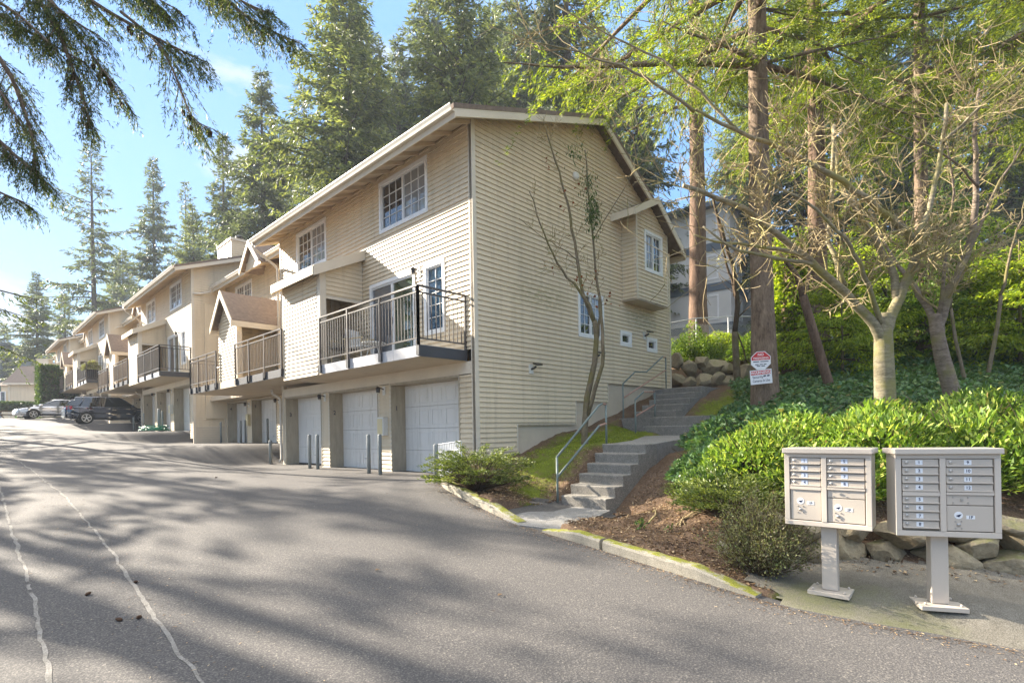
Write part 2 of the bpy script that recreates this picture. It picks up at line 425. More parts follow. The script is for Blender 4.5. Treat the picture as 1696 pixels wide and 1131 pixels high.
# ------------------------------------------------------------------ terrain
def sstep(a, b, x):
    t = np.clip((np.asarray(x, float)-a)/(b-a), 0, 1); return t*t*(3-2*t)
def road_h(X, Y):
    X = np.asarray(X, float); Y = np.asarray(Y, float)
    r = np.where(Y < 0, .07*Y, np.where(Y < 45, .06*Y, 2.7+.012*(Y-45)))
    r = np.maximum(r, -1.6)
    t = np.full_like(Y, .13)
    for y0, y1, d in ((10.0, 12.2, .67), (20.0, 21.6, .62), (29.9, 32, .62), (39.8, 41.3, .56), (50, 52, .4)):
        t = t + d*sstep(y0, y1, Y)
    w = sstep(-4.6, -1.0, X)*sstep(-3.0, .4, Y)
    return r*(1-w)+t*w
CP = [(-1.0, -.2, .24), (-.3, 0, .42), (-1.6, -2.3, .03), (-1.95, -3.9, -.12), (-2.1, -5.3, -.25), (-2.35, -6.5, -.36),
      (.2, 0, .52), (1.27, 0, .58), (1.8, 0, .76), (3.3, 0, 1.06), (4, 0, 1.23), (5.07, 0, 1.48), (6.46, 0, 1.85), (8.6, 0, 2.4), (9.6, .5, 2.6),
      (-.35, -2.3, -.12), (.35, -2.3, .24), (1.0, -2.3, .64), (2.5, -1.9, .86), (4.2, -1.4, 1.05), (5.4, -.5, 1.5),
      (-.35, -3.9, -.27), (.3, -3.9, -.06), (1.0, -3.8, .36), (2.6, -3.6, .62), (4.4, -3.1, .92), (5.5, -3.0, 1.4), (7, -2.3, 2.0), (8.4, -2.1, 2.34),
      (4.75, -4.4, 1.55), (-.9, -4.6, -.1), (-.2, -5.2, .15)]
for r, w, z in ((2.7, 4.9, -.42), (3.9, 4.4, -.44), (3.1, 5.9, -.38), (4.9, 5.05, -.40), (6.5, 4.3, -.42), (3.1, 6.55, .02), (4.2, 6.3, .05), (5.3, 5.8, .05), (7.2, 4.9, .05),
                (4, 7.6, .5), (6, 7.2, .52), (8.5, 6.5, .5), (5.4, 8, .78), (8, 8.5, 1.0), (10, 9, 1.2), (4.3, 9.6, 1.0), (6.5, 12, 1.72), (10, 12, 1.92), (14, 13, 2.25),
                (10, 17, 3.05), (16, 17, 3.3), (22, 22, 4.4), (5.9, 18.6, 2.45), (8.8, 18.0, 2.5), (6.3, 20.6, 3.5), (9, 19.6, 3.5), (6.5, 24, 4.1), (10, 24, 4.3), (30, 32, 6.3), (30, 15, 4), (14, 8, 1.4), (24, 8, 2.4), (9, 3, -.3), (14, 2, -.2)):
    p = cw(r, w, z); CP.append((p.x, p.y, z))
CP += [(11, 4, 3.0), (12, 14, 3.8), (12, 30, 5.2), (12, 60, 7), (30, 10, 6.2), (30, 40, 7.5), (60, 20, 10), (60, 60, 11), (60, -30, 8), (20, -40, 2)]
CP = np.array(CP, float)
def _phi(r): return np.where(r > 1e-9, r*r*np.log(np.maximum(r, 1e-9)), 0)
_n = len(CP)
_K = _phi(np.linalg.norm(CP[:, None, :2]-CP[None, :, :2], axis=2)) + np.eye(_n)*.02
_Pm = np.c_[np.ones(_n), CP[:, :2]]
_sol = np.linalg.solve(np.block([[_K, _Pm], [_Pm.T, np.zeros((3, 3))]]), np.r_[CP[:, 2], 0, 0, 0])
def hill_h(X, Y):
    X = np.asarray(X, float); Y = np.asarray(Y, float); sh = X.shape
    q = np.c_[X.ravel(), Y.ravel()]
    z = _phi(np.linalg.norm(q[:, None, :]-CP[None, :, :2], axis=2)) @ _sol[:_n] + np.c_[np.ones(len(q)), q] @ _sol[_n:]
    return z.reshape(sh)
def hz(x, y): return float(hill_h(np.array([x]), np.array([y]))[0])
def rz_(x, y): return float(road_h(np.array([x]), np.array([y]))[0])
# kerb line: bed lies to the right of it (looking from the house corner to the mailboxes)
KERB = [(.05, .12), (-.55, .12), (-1.12, -.1), (-1.5, -.75), (-1.78, -1.7), (-2.02, -2.75), (-2.12, -3.2), (-2.22, -3.75), (-2.35, -4.6), (-2.5, -5.6), (-2.62, -6.75), (-2.63, -7.1), (-2.42, -7.9), (-2.2, -8.6), (-1.8, -9.8), (-.6, -13), (2.5, -17), (8, -26), (10, -40)]
KA = np.array(KERB, float)
def kerb_x(Y):
    return np.interp(-np.asarray(Y, float), -KA[:, 1], KA[:, 0])

def grid_obj(name, xs, ys, hfun, mat, keep=None, moss=None):
    X, Y = np.meshgrid(xs, ys); Z = hfun(X, Y)
    V = np.stack([X, Y, Z], -1).reshape(-1, 3); nx, ny = len(xs), len(ys)
    i = np.arange(nx-1)[None, :]+np.arange(ny-1)[:, None]*nx
    F = np.stack([i, i+1, i+nx+1, i+nx], -1).reshape(-1, 4)
    if keep is not None:
        k = keep(V[F].mean(1)); F = F[k]
        used = np.unique(F); mp = np.zeros(len(V), int); mp[used] = np.arange(len(used)); V = V[used]; F = mp[F]
    o = mesh_np(name, V, F, mat, None, True)
    if moss is not None:
        a = o.data.attributes.new('moss', 'FLOAT', 'POINT'); a.data.foreach_set('value', moss(V).astype(np.float32))
    return o
_rng = np.random.default_rng(3)
def bumps(X, Y, amp, sc, seed):
    r = np.random.default_rng(seed); z = np.zeros_like(X)
    for k in range(14):
        a = r.uniform(0, 2*math.pi); fq = sc*r.uniform(.5, 2.2)
        z += np.sin((X*math.cos(a)+Y*math.sin(a))*fq+r.uniform(0, 7))*amp/4
    return z
xs = np.concatenate([np.arange(-40, -9, 1.5), np.arange(-9, 2.01, .14)])
ys = np.concatenate([np.arange(-40, -14, 1.5), np.arange(-14, 24, .16), np.arange(24, 60, .5), np.arange(60, 150, 4)])
road = grid_obj('road', xs, ys, lambda X, Y: road_h(X, Y)+bumps(X, Y, .008, 1.2, 5), 'asphalt', keep=lambda c: ~((c[:, 0] > .9) & (c[:, 1] < -.8)))
tag(road, kind='structure')
def moss_f(V):
    m = np.zeros(len(V))
    for x, y, r, a in ((.6, -1.5, 1.0, 1.0), (1.6, -1.2, 1.1, 1.15), (2.6, -1.3, 1.3, 1.3), (3.6, -1.5, 1.1, 1.2), (4.3, -1.2, .9, 1.1), (-.4, -1.9, .6, .9), (-1.0, -2.6, .45, .8),
                       (2.2, -4.2, .7, .9), (3.4, -3.7, 1.0, 1.2), (4.6, -3.4, .9, 1.1), (6.2, -3.0, 1.1, 1.1), (7.6, -3.0, 1.0, .95), (.6, -4.3, .35, .8), (-2.3, -7.2, .5, 1.0), (-2.35, -7.9, .5, .9), (-1.95, -7.5, .4, .7)):
        m = np.maximum(m, a*np.exp(-((V[:, 0]-x)**2+(V[:, 1]-y)**2)/(r*r)))
    return m
def bed_h(X, Y):
    Z = hill_h(X, Y)+bumps(X, Y, .03, 4, 11)+bumps(X, Y, .018, 11, 12)
    Zk = road_h(X, Y)
    d = X-kerb_x(Y)
    Z = np.where(d < .07, Zk-.25, Z)
    Z = np.where((X > -.4) & (X < 1.5) & (Y > -3.62) & (Y < -2.5), np.minimum(Z, -.42+(X+.33)*.68), Z)
    k = (X > 4.4) & (X < 7.3) & (Y > -2.95) & (Y < -.55)
    Z = np.where(k & ((X < 5.4) | (Y > -2.0)), np.minimum(Z, .9+(X-4.4)*.5-.15), Z)
    # the paved landing at the foot of the steps and the hard pad under the letter boxes are let in
    dx, dy = X-CAMX, Y-CAMY; pr, pw = dx*D2[0]+dy*D1[0], dx*D2[1]+dy*D1[1]
    Z = np.where((Y < -5) & (pr > 2.5) & (pw < 5.95-(pr-3.0)*.43), np.minimum(Z, np.minimum(hill_h(X, Y), Zk)-.16), Z)
    pad = (Y < -2.5) & (Y > -3.95) & (X < -.36)
    Z = np.where(pad, np.minimum(Z, -.32), Z)
    return Z
bx = np.arange(-3.2, 14.01, .09); by = np.arange(-16, .21, .09)
bed = grid_obj('planting_bed', bx, by, bed_h, 'soil', keep=lambda c: (c[:, 0] > kerb_x(c[:, 1])-.12), moss=moss_f)
tag(bed, kind='structure')
gx = np.concatenate([np.arange(-160, -10, 12), np.arange(-10, 16, .8), np.arange(16, 60, 3), np.arange(60, 240, 15)])
gy = np.concatenate([np.arange(-160, -16, 12), np.arange(-16, 6, .8), np.arange(6, 60, 3), np.arange(60, 300, 15)])
def far_h(X, Y):
    Xc = np.clip(X, -10, 70); Yc = np.clip(Y, -40, 90)
    h = hill_h(Xc, Yc)-.12
    r = road_h(X, Y)-.30
    s = sstep(1.2, 10.5, X)*sstep(-60, 0, Y)
    h2 = np.where((X > kerb_x(Y)+.3) & (Y < 0), np.minimum(h, hill_h(Xc, Yc)-.25), r*(1-s)+h*s)
    return np.where(Y > 0, r*(1-s)+h*s, h2)
tag(grid_obj('ground', gx, gy, far_h, 'soil', moss=lambda V: np.full(len(V), .35)), kind='structure')

# sealed seams along the tarmac
def seam(name, pts, w0):
    r = random.Random(len(pts)*3+int(w0*999)); mb = MB(); L = []
    for (xa, ya), (xb, yb) in zip(pts[:-1], pts[1:]):
        n = max(2, int(abs(yb-ya)/.09))
        for k in range(n):
            t = k/n; L.append((xa+(xb-xa)*t, ya+(yb-ya)*t))
    prev = None; ph = 0; wd = w0
    for x, y in L:
        ph = .8*ph+r.uniform(-.012, .012); wd = max(.006, .75*wd+.25*w0*r.uniform(.1, 2.1))
        xx = x+ph; a = (xx-wd, y, rz_(xx-wd, y)+bz(xx, y)+.004); b = (xx+wd, y, rz_(xx+wd, y)+bz(xx, y)+.004)
        if prev and r.random() > .05: mb.face([prev[0], prev[1], b, a])
        prev = (a, b)
    tag(mb.build(name, 'seam_tar'), kind='structure')
def bz(x, y): return float(bumps(np.array([x]), np.array([y]), .008, 1.2, 5)[0])
seam('road_seam', [(-7.1, 42), (-6.95, 20), (-6.6, 3.3), (-6.62, 1.3), (-6.68, -1.5), (-6.78, -3.2), (-6.85, -6.4)], .012)
seam('road_seam', [(-7.35, 25), (-7.3, 6), (-7.38, 0), (-7.43, -3.2), (-7.55, -6.6)], .012)

# ------------------------------------------------------------------ kerbs
def kerb(pts, label, taper_end=True, taper_start=False, w=.16, h=.14):
    P = []
    for (xa, ya), (xb, yb) in zip(pts[:-1], pts[1:]):
        n = max(2, int(math.hypot(xb-xa, yb-ya)/.12))
        P += [(xa+(xb-xa)*k/n, ya+(yb-ya)*k/n) for k in range(n)]
    P.append(pts[-1])
    for _ in range(6):
        P = [P[0]]+[((a[0]+2*b[0]+c[0])/4, (a[1]+2*b[1]+c[1])/4) for a, b, c in zip(P[:-2], P[1:-1], P[2:])]+[P[-1]]
    mb = MB(); rows = []; r = random.Random(len(P))
    L = 0
    for i, (x, y) in enumerate(P):
        a, b = P[max(0, i-1)], P[min(len(P)-1, i+1)]
        d = Vector((b[0]-a[0], b[1]-a[1], 0)).normalized(); nrm = Vector((d.y, -d.x, 0))   # towards the road
        if nrm.x > 0 and abs(nrm.x) > abs(nrm.y): nrm = -nrm
        if rows and nrm.dot(rows[-1][1]) < 0: nrm = -nrm
        hh = h*(1+r.uniform(-.05, .05))
        e = len(P)-1-i
        if taper_end and e < 5: hh *= .15+.17*e
        if taper_start and i < 5: hh *= .2+.16*i
        c = Vector((x, y, rz_(x+nrm.x*.1, y+nrm.y*.1)))
        pr = [(.0, -.1), (.0, hh*.75), (-.018, hh*.93), (-.045, hh), (-w+.03, hh*1.0), (-w, hh*.9), (-w, -.1)]
        rows.append(([c+nrm*q+UP*(z+r.uniform(-.003, .003)) for q, z in pr], nrm))
    for (A, _), (B, _) in zip(rows[:-1], rows[1:]):
        for k in range(6): mb.face([A[k], B[k], B[k+1], A[k+1]])
    mb.face(rows[0][0]); mb.face(rows[-1][0][::-1])
    return tag(mb.build('kerb', 'kerb_concrete', smooth=True), label, 'kerb', 'mossy concrete kerbs round the planting bed')
kerb(KERB[1:7], 'mossy curved concrete kerb round the juniper by the garage', True, True)
kk = KERB[7:11]; mid = (-2.385, -4.82)
kerb([kk[0], kk[1], mid], 'mossy concrete kerb stretch nearest the foot of the steps', False, True)
kerb([(-2.392, -4.87), kk[2], kk[3]], 'mossy concrete kerb stretch ending beside the smaller letter box stand', True, False)
# paved landing between road and steps
mb = MB()
P = [(-2.2, -3.3), (-1.9, -3.95), (-.33, -3.62), (-.33, -2.55), (-1.6, -2.75), (-2.08, -2.85)]
top = [Vector((x, y, -.2+.02*(x+.3)/1.5 if x > -1.5 else rz_(x, y)+.012)) for x, y in P]
c0 = sum(top, Vector())/len(top)
for a, b in zip(top, top[1:]+top[:1]): mb.face([c0, a, b]); mb.face([a, b, b-UP*.25, a-UP*.25])
tag(mb.build('path', 'path_concrete'), kind='structure')
# hard strip under the letter boxes
def rw_of(X, Y):
    dx, dy = X-CAMX, Y-CAMY
    return dx*D2[0]+dy*D1[0], dx*D2[1]+dy*D1[1]
def pad_h(X, Y):
    d = X-kerb_x(Y); k = sstep(0, .6, d)
    return (road_h(X, Y)-.03+.045*sstep(-.08, .12, d))*(1-k)+(hill_h(X, Y)+.03)*k+bumps(X, Y, .006, 5, 21)
def pad_keep(c):
    r, w = rw_of(c[:, 0], c[:, 1])
    return (c[:, 0] > kerb_x(c[:, 1])-.1) & (r > 2.42+.06*np.sin(w*9)) & (w < 6.02-(r-3.0)*.43+.05*np.sin(r*6)) & (c[:, 1] > -12)
pad = grid_obj('pavement', np.arange(-3.0, 4, .06), np.arange(-12, -5, .06), pad_h, 'pad', keep=pad_keep, moss=moss_f)
tag(pad, kind='structure')

# ------------------------------------------------------------------ steps up the slope
t = empty('stairway', (.3, -3.05, -.2), label='concrete steps climbing beside the gable wall', cat='steps')
def local(mb, root):
    l = root.location; mb.v = [(x-l.x, y-l.y, z-l.z) for x, y, z in mb.v]; return mb
def flight(xs, zs, y0, y1, zb, last):
    mb = MB(); pr = [(xs[0], zb)]
    z = zs[0]
    for x, (za, zb_) in zip(xs, zip(zs[:-1], zs[1:])):
        pr += [(x, za), (x-.018, zb_-.02), (x-.012, zb_)]
    pr += [(last, zs[-1]), (last, zb)]
    mb.prism([(x, y0, z) for x, z in pr], (0, y1-y0, 0)); return mb
local(flight([-.33, -.06, .2, .46, .72, .98], [-.2, -.02, .155, .335, .51, .69, .86], -3.55, -2.6, -.7, 1.4), t).build('flight', 'step_concrete', t, bevel=.012)
mb = MB()
pl = [(1.4, -3.55), (1.4, -2.6), (2.4, -2.4), (4.45, -1.6), (4.45, -2.85), (3.0, -3.3)]
zt = [.86, .86, .89, .97, .97, .91]
tp = [Vector((x, y, z)) for (x, y), z in zip(pl, zt)]
mb.face(tp); mb.face([p-UP*.9 for p in tp][::-1])
for a, b in zip(tp, tp[1:]+tp[:1]): mb.face([a, a-UP*.9, b-UP*.9, b])
local(mb, t).build('landing', 'path_concrete', t)
local(flight([4.45, 4.95], [.97, 1.2, 1.44], -2.85, -1.5, .3, 5.35), t).build('flight', 'step_concrete', t, bevel=.012)
for q in ((-1.5, -.45), (-3.15, -2.85)):
    mb = MB(); mb.box(4.96, 5.36, *q, 1.0, 1.44); local(mb, t).build('landing', 'step_concrete', t)
local(flight([5.36, 5.75, 6.15, 6.55, 6.95], [1.44, 1.62, 1.8, 1.97, 2.15, 2.33], -1.95, -.72, .9, 7.3), t).build('flight', 'step_concrete', t, bevel=.012)
mb = MB(); mb.box(7.3, 11.5, -1.9, -.2, 1.8, 2.33)
local(mb, t).build('landing', 'path_concrete', t)

def handrail(name, label, pts, low, posts, mats=('rail_green', 'rust')):
    """pts = top rail polyline, low = lower rail polyline, posts = (bottom, top)"""
    o = Vector(posts[0][0]); r = empty(name, o, label=label, cat='handrail', group='pipe handrails along the steps')
    for nm, path in (('top_rail', pts), ('lower_rail', low)):
        mb = MB(); mb.tube([Vector(p)-o for p in path], .021, 8)
        n = len(mb.f)
        mb.m = [1 if (i//8) in (len(path)-2,) and i < n-2 else 0 for i in range(n)]
        mb.build(nm, mats, r, True)
    for a, b in posts:
        mb = MB(); mb.tube([Vector(a)-o, Vector(b)-o], .021, 8); mb.build('post', mats[0], r, True)
y = -2.53
handrail('handrail', 'rusty pale green pipe handrail on the lower flight', [(-.36, y, .66), (.98, y, 1.62), (1.1, y, 1.66), (1.22, y, 1.64)], [(-.36, y, .3), (.98, y, 1.22), (1.22, y, 1.26)],
         [((-.36, y, -.3), (-.36, y, .66)), ((1.22, y, .8), (1.22, y, 1.64))])
y = -1.42
handrail('handrail', 'short grey green pipe handrail beside the two middle steps', [(4.2, y, 1.88), (4.62, y, 2.1), (5.2, y, 2.12)], [(4.2, y, 1.46), (5.2, y, 1.78)],
         [((4.2, y, .8), (4.2, y, 1.88)), ((5.2, y, 1.3), (5.2, y, 2.12))])
y = -.5
handrail('handrail', 'tall green pipe handrail close to the wall on the upper flight', [(5.1, y, 2.4), (5.75, y, 2.78), (6.4, y, 2.82), (7.4, y, 3.36), (7.6, y, 3.36)], [(5.1, y, 2.0), (7.6, y, 2.96)],
         [((5.1, y, 1.2), (5.1, y, 2.4)), ((7.6, y, 2.1), (7.6, y, 3.36))])
# ------------------------------------------------------------------ town houses
PITCH = .112
def siding(mb, F, ext, z0, z1, openings=(), breaks=(), lip=.026, mi=0):
    """lap boards on wall frame F; ext(z) -> (u0, u1); openings = (u0, u1, z0, z1)"""
    O, U, Nn = F
    zs = {z0, z1}
    k = math.floor(z0/PITCH)
    while k*PITCH < z1:
        if k*PITCH > z0: zs.add(k*PITCH)
        k += 1
    for b in breaks: zs.add(b)
    for o in openings:
        for z in o[2:4]:
            if z0 < z < z1: zs.add(z)
    zs = sorted(zs)
    P = lambda u, z, n: O+U*u+UP*z+Nn*n
    for za, zb in zip(zs[:-1], zs[1:]):
        if zb-za < 1e-5: continue
        k = math.floor((za+1e-6)/PITCH); zm = (za+zb)/2
        off = lambda z: .002+lip*(1-(z-k*PITCH)/PITCH)
        (a0, a1), (b0, b1) = ext(za), ext(zb)
        cuts = sorted([(o[0], o[1]) for o in openings if o[2] < zm < o[3]])
        iv = []; cur = None
        lo, hi = min(a0, b0), max(a1, b1)
        x = lo
        for c0, c1 in cuts:
            if c0 > x: iv.append((x, c0))
            x = max(x, c1)
        if x < hi: iv.append((x, hi))
        for u0, u1 in iv:
            ua0 = a0 if u0 == lo else max(u0, a0); ub0 = b0 if u0 == lo else max(u0, b0)
            ua1 = a1 if u1 == hi else min(u1, a1); ub1 = b1 if u1 == hi else min(u1, b1)
            if ua1 <= ua0 and ub1 <= ub0: continue
            ua1 = max(ua1, ua0); ub1 = max(ub1, ub0)
            mb.face([P(ua0, za, off(za)), P(ua1, za, off(za)), P(ub1, zb, off(zb)), P(ub0, zb, off(zb))], mi)
            if abs(za-k*PITCH) < 1e-5:
                mb.face([P(ua0, za, 0), P(ua1, za, 0), P(ua1, za, off(za)), P(ua0, za, off(za))], mi)
def rect(u0, u1): return lambda z: (u0, u1)
X_, Y_, Z_ = Vector((1, 0, 0)), Vector((0, 1, 0)), UP
def FX(x): return (Vector((x, 0, 0)), Y_, -X_)      # wall facing the road
def FY(y): return (Vector((0, y, 0)), X_, -Y_)      # wall facing the steps

def window(root, F, u0, u1, z0, z1, nu=3, nz=4, leaves=2, glass=('glass_blind', 'glass_dark'), tw=.085, bars=True, sill=False):
    mb = MB()
    for a in ((u0, u1, z1-tw, z1), (u0, u1, z0, z0+tw), (u0, u0+tw, z0+tw, z1-tw), (u1-tw, u1, z0+tw, z1-tw)):
        mb.fbox(F, *a, -.02, .035)
    a0, a1, c0, c1 = u0+tw, u1-tw, z0+tw, z1-tw
    s = .035
    w = (a1-a0)/leaves
    for i in range(leaves):
        l0, l1 = a0+i*w, a0+(i+1)*w
        n0, n1 = (-.05, .012) if i % 2 == 0 else (-.05, .004)
        for a in ((l0, l1, c1-s, c1), (l0, l1, c0, c0+s), (l0, l0+s, c0+s, c1-s), (l1-s, l1, c0+s, c1-s)): mb.fbox(F, *a, n0, n1)
        if bars:
            for k in range(1, nu):
                u = l0+s+(l1-l0-2*s)*k/nu; mb.fbox(F, u-.007, u+.007, c0+s, c1-s, -.036, -.018)
            for k in range(1, nz):
                z = c0+s+(c1-c0-2*s)*k/nz; mb.fbox(F, l0+s, l1-s, z-.007, z+.007, -.037, -.017)
    f = mb.build('window', 'vinyl_white', root)
    for i in range(leaves):
        mb = MB(); mb.fbox(F, a0+i*w+s, a0+(i+1)*w-s, c0+s, c1-s, -.05, -.035); mb.build('pane', glass[i % len(glass)], f)
    return f
def garage(root, x, u0, u1, zf, zh, number=None):
    """opening u0..u1 on the wall at x; the door hangs .4 m inside"""
    d = .42; F = FX(x)
    mb = MB()
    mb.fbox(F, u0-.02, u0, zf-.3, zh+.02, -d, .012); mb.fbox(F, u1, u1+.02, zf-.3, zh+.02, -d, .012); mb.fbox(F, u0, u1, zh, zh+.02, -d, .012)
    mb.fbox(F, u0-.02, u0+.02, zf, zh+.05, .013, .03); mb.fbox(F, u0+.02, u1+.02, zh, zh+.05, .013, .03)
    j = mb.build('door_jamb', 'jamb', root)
    mb = MB(); F2 = FX(x+d)
    rows, cols = 4, 5; hh = (zh-zf)/rows; ww = (u1-u0)/cols
    for r in range(rows):
        za, zb = zf+r*hh, zf+(r+1)*hh
        mb.fbox(F2, u0, u1, za+.003, zb-.003, -.05, -.012)
        mb.fbox(F2, u0, u1, za+.003, za+.09, -.012, 0); mb.fbox(F2, u0, u1, zb-.09, zb-.003, -.012, 0)
        for c in range(cols+1):
            u = u0+c*ww; mb.fbox(F2, max(u0, u-.07), min(u1, u+.07), za+.09, zb-.09, -.012, -.001)
        for c in range(cols):
            mb.fbox(F2, u0+c*ww+.1, u0+(c+1)*ww-.1, za+.12, zb-.12, -.012, -.003)
    dr = mb.build('garage_door', 'garage_white', root, bevel=.004)
    mb = MB(); mb.fbox(F2, (u0+u1)/2-.06, (u0+u1)/2+.06, zf+.28, zf+.3, 0, .03); mb.build('handle', 'steel_plate', dr)
    if number:
        mb = MB(); text_into(mb, number, (x+.15, u1-.004, zf+1.65), (1, 0, 0), (0, 0, 1), .17, bold=.012); mb.build('number', 'ink', j)
def wall_lamp(root, F, u, z, kind='globe'):
    mb = MB(); O, U, Nn = F
    mb.fbox(F, u-.06, u+.06, z-.13, z+.1, .014, .035, 0)
    p = O+U*u+UP*(z+.02)+Nn*.03
    mb.tube([p, p+Nn*.1+UP*.03, p+Nn*.16+UP*.02], .014, 6, 1)
    mb.lathe(p+Nn*.17-UP*.1, (0, 0, 1), [(.025, 0), (.05, .02), (.055, .1), (.075, .115), (.03, .16)], 10, 1)
    o = mb.build('wall_lamp', ['box_grey', 'lamp_dark'], root)
    mb = MB(); mb.lathe(p+Nn*.17-UP*.09, (0, 0, 1), [(.02, -.03), (.04, -.01), (.045, .0)], 10); mb.build('shade', 'lamp_glass', o)
def railing(root, segs, z0, z1, open_mat='rail_metal'):
    """segs: list of (a, b, n bays) in xy"""
    mb = MB()
    for (ax, ay), (bx, by), n in segs:
        a, b = Vector((ax, ay, 0)), Vector((bx, by, 0)); L = (b-a).length; d = (b-a)/L
        mb.bar(a+UP*z1, b+UP*z1, .055, .035); mb.bar(a+UP*(z1-.13), b+UP*(z1-.13), .03, .03); mb.bar(a+UP*(z0+.1), b+UP*(z0+.1), .03, .03)
        for k in range(n+1):
            p = a+d*(L*k/n); mb.box(p.x-.024, p.x+.024, p.y-.024, p.y+.024, z0-.22, z1-.01)
        m = int(L/.115)
        for k in range(1, m):
            p = a+d*(L*k/m); mb.box(p.x-.008, p.x+.008, p.y-.008, p.y+.008, z0+.1, z1-.13)
    return mb.build('railing', open_mat, root)

EV = -.75; RS = .366; RX = 4.65; RZ = 7.8+RS*(RX-EV); RB = .56; RE = 9.4
def zf(x): return 7.8+RS*(x-EV) if x < RX else RZ-RB*(x-RX)
def common(root):
    # --- front wall of the forward half
    F = FX(0); mb = MB()
    doors = [(.53, 3.24), (3.86, 6.54), (7.05, 9.62)]
    ops = [(a, b, -1, 2.37) for a, b in doors]+[(1.55, 3.63, 6.38, 7.72), (6.55, 8.58, 6.36, 7.70), (2.1, 4.15, 2.95, 5.13), (.96, 1.75, 3.45, 5.13)]
    ops += [(-1, 11, 2.4, 2.95)]
    siding(mb, F, rect(.09, 9.85), -.2, 7.9, ops)
    mb.build('front_wall', 'siding', root)
    mb = MB()
    mb.fbox(F, -.018, .09, -.2, 7.95, -.1, .03); mb.fbox(F, 9.76, 9.87, .0, 7.9, -.1, .03)
    mb.fbox(F, .09, 9.76, 2.42, 2.69, -.1, .02)
    mb.build('corner_board', 'trim', root)
    for a, b in ((3.26, 3.32), (3.78, 3.84), (6.56, 6.62), (6.98, 7.03)):
        mb = MB(); mb.fbox(F, a, b, 0, 2.42, -.05, .02); mb.build('door_trim', 'trim', root)
    for i, (a, b) in enumerate(doors): garage(root, 0, a, b, .13 if i < 2 else .17, 2.37, str(i+1))
    window(root, F, 1.55, 3.63, 6.38, 7.72); window(root, F, 6.55, 8.58, 6.36, 7.70)
    window(root, F, .96, 1.75, 3.45, 5.13, 2, 5, 1, ('glass_blue',))
    # sliding door
    mb = MB(); u0, u1, z0, z1 = 2.1, 4.15, 2.95, 5.13
    for a in ((u0, u1, z1-.09, z1), (u0, u0+.09, z0, z1-.09), (u1-.09, u1, z0, z1-.09), (u0+.09, u1-.09, z0, z0+.05)): mb.fbox(F, *a, -.03, .04)
    um = (u0+u1)/2
    for a in ((um-.04, um+.04, z0+.05, z1-.09), (u0+.09, um-.04, z0+.05, z0+.13), (um+.04, u1-.09, z0+.05, z0+.13), (um+.04, u1-.09, z1-.14, z1-.09), (u0+.09, um-.04, z1-.14, z1-.09)): mb.fbox(F, *a, -.05, .01)
    s = mb.build('sliding_door', 'vinyl_white', root)
    mb = MB(); mb.fbox(F, u0+.09, um-.04, z0+.13, z1-.14, -.06, -.03); mb.build('pane', 'glass_green', s)
    mb = MB(); mb.fbox(F, um+.04, u1-.09, z0+.13, z1-.14, -.06, -.02)
    mb.build('pane', 'glass_screen', s)
    mb = MB(); mb.fbox(F, um-.015, um+.015, 3.95, 4.13, .01, .045); mb.build('handle', 'lamp_dark', s)
    wall_lamp(root, F, 1.93, 5.02); wall_lamp(root, F, 3.55, 2.27); wall_lamp(root, F, 6.80, 2.27)
    mb = MB(); mb.fbox(F, 3.4, 3.72, 1.08, 1.56, .012, .16, 0); mb.fbox(F, 3.44, 3.68, 1.12, 1.52, .16, .165, 1)
    mb.build('meter_box', ['box_grey', 'box_beige'], root, bevel=.006)
    # --- roof, soffit, rafter tails, barge boards
    y0, ym, y1 = -.35, 10.25, 20.0; th = .1
    mb = MB()
    def slab(xa, xb, ya, yb, mi_top=0):
        pts = [(xa, zf(xa)), (xb, zf(xb))] if xb <= RX or xa >= RX else [(xa, zf(xa)), (RX, RZ), (xb, zf(xb))]
        for (pa, za), (pb, zb) in zip(pts[:-1], pts[1:]):
            mb.hexa([(pa, ya, za-th), (pb, ya, zb-th), (pb, yb, zb-th), (pa, yb, za-th), (pa, ya, za), (pb, ya, zb), (pb, yb, zb), (pa, yb, za)], 0)
    slab(EV-.06, RE, y0-.03, ym); slab(.8, RE, ym+.001, y1)
    roof = mb.build('roof', 'shingle', root)
    mb = MB()
    for xa, xb, ya, yb in ((EV, -.02, y0+.04, ym-.02), (.85, 1.48, ym+.05, y1-.3)):
        mb.hexa([(xa, ya, zf(xa)-.16), (xb, ya, zf(xb)-.16), (xb, yb, zf(xb)-.16), (xa, yb, zf(xa)-.16), (xa, ya, zf(xa)-.105), (xb, ya, zf(xb)-.105), (xb, yb, zf(xb)-.105), (xa, yb, zf(xa)-.105)])
        y = ya+.3
        while y < yb:
            mb.hexa([(xa, y, zf(xa)-.27), (xb, y, zf(xb)-.24), (xb, y+.05, zf(xb)-.24), (xa, y+.05, zf(xa)-.27), (xa, y, zf(xa)-.165), (xb, y, zf(xb)-.165), (xb, y+.05, zf(xb)-.165), (xa, y+.05, zf(xa)-.165)])
            y += .62
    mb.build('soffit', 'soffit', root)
    mb = MB()
    for xa, xb, yb in ((EV, RX, y0), (RX, RE, y0), (EV, RX+0, ym-.07)):
        mb.hexa([(xa, yb-.02, zf(xa)-.27), (xb, yb-.02, zf(xb)-.27), (xb, yb+.03, zf(xb)-.27), (xa, yb+.03, zf(xa)-.27), (xa, yb-.02, zf(xa)-.012), (xb, yb-.02, zf(xb)-.012), (xb, yb+.03, zf(xb)-.012), (xa, yb+.03, zf(xa)-.012)])
    mb.box(EV-.022, EV, y0-.02, ym-.04, zf(EV)-.3, zf(EV)-.015); mb.box(.83, .85, ym+.04, y1-.3, zf(.83)-.3, zf(.83)-.02)
    mb.box(RE-.02, RE, y0, y1, zf(RE)-.3, zf(RE)-.02)
    mb.build('fascia', 'trim', root)
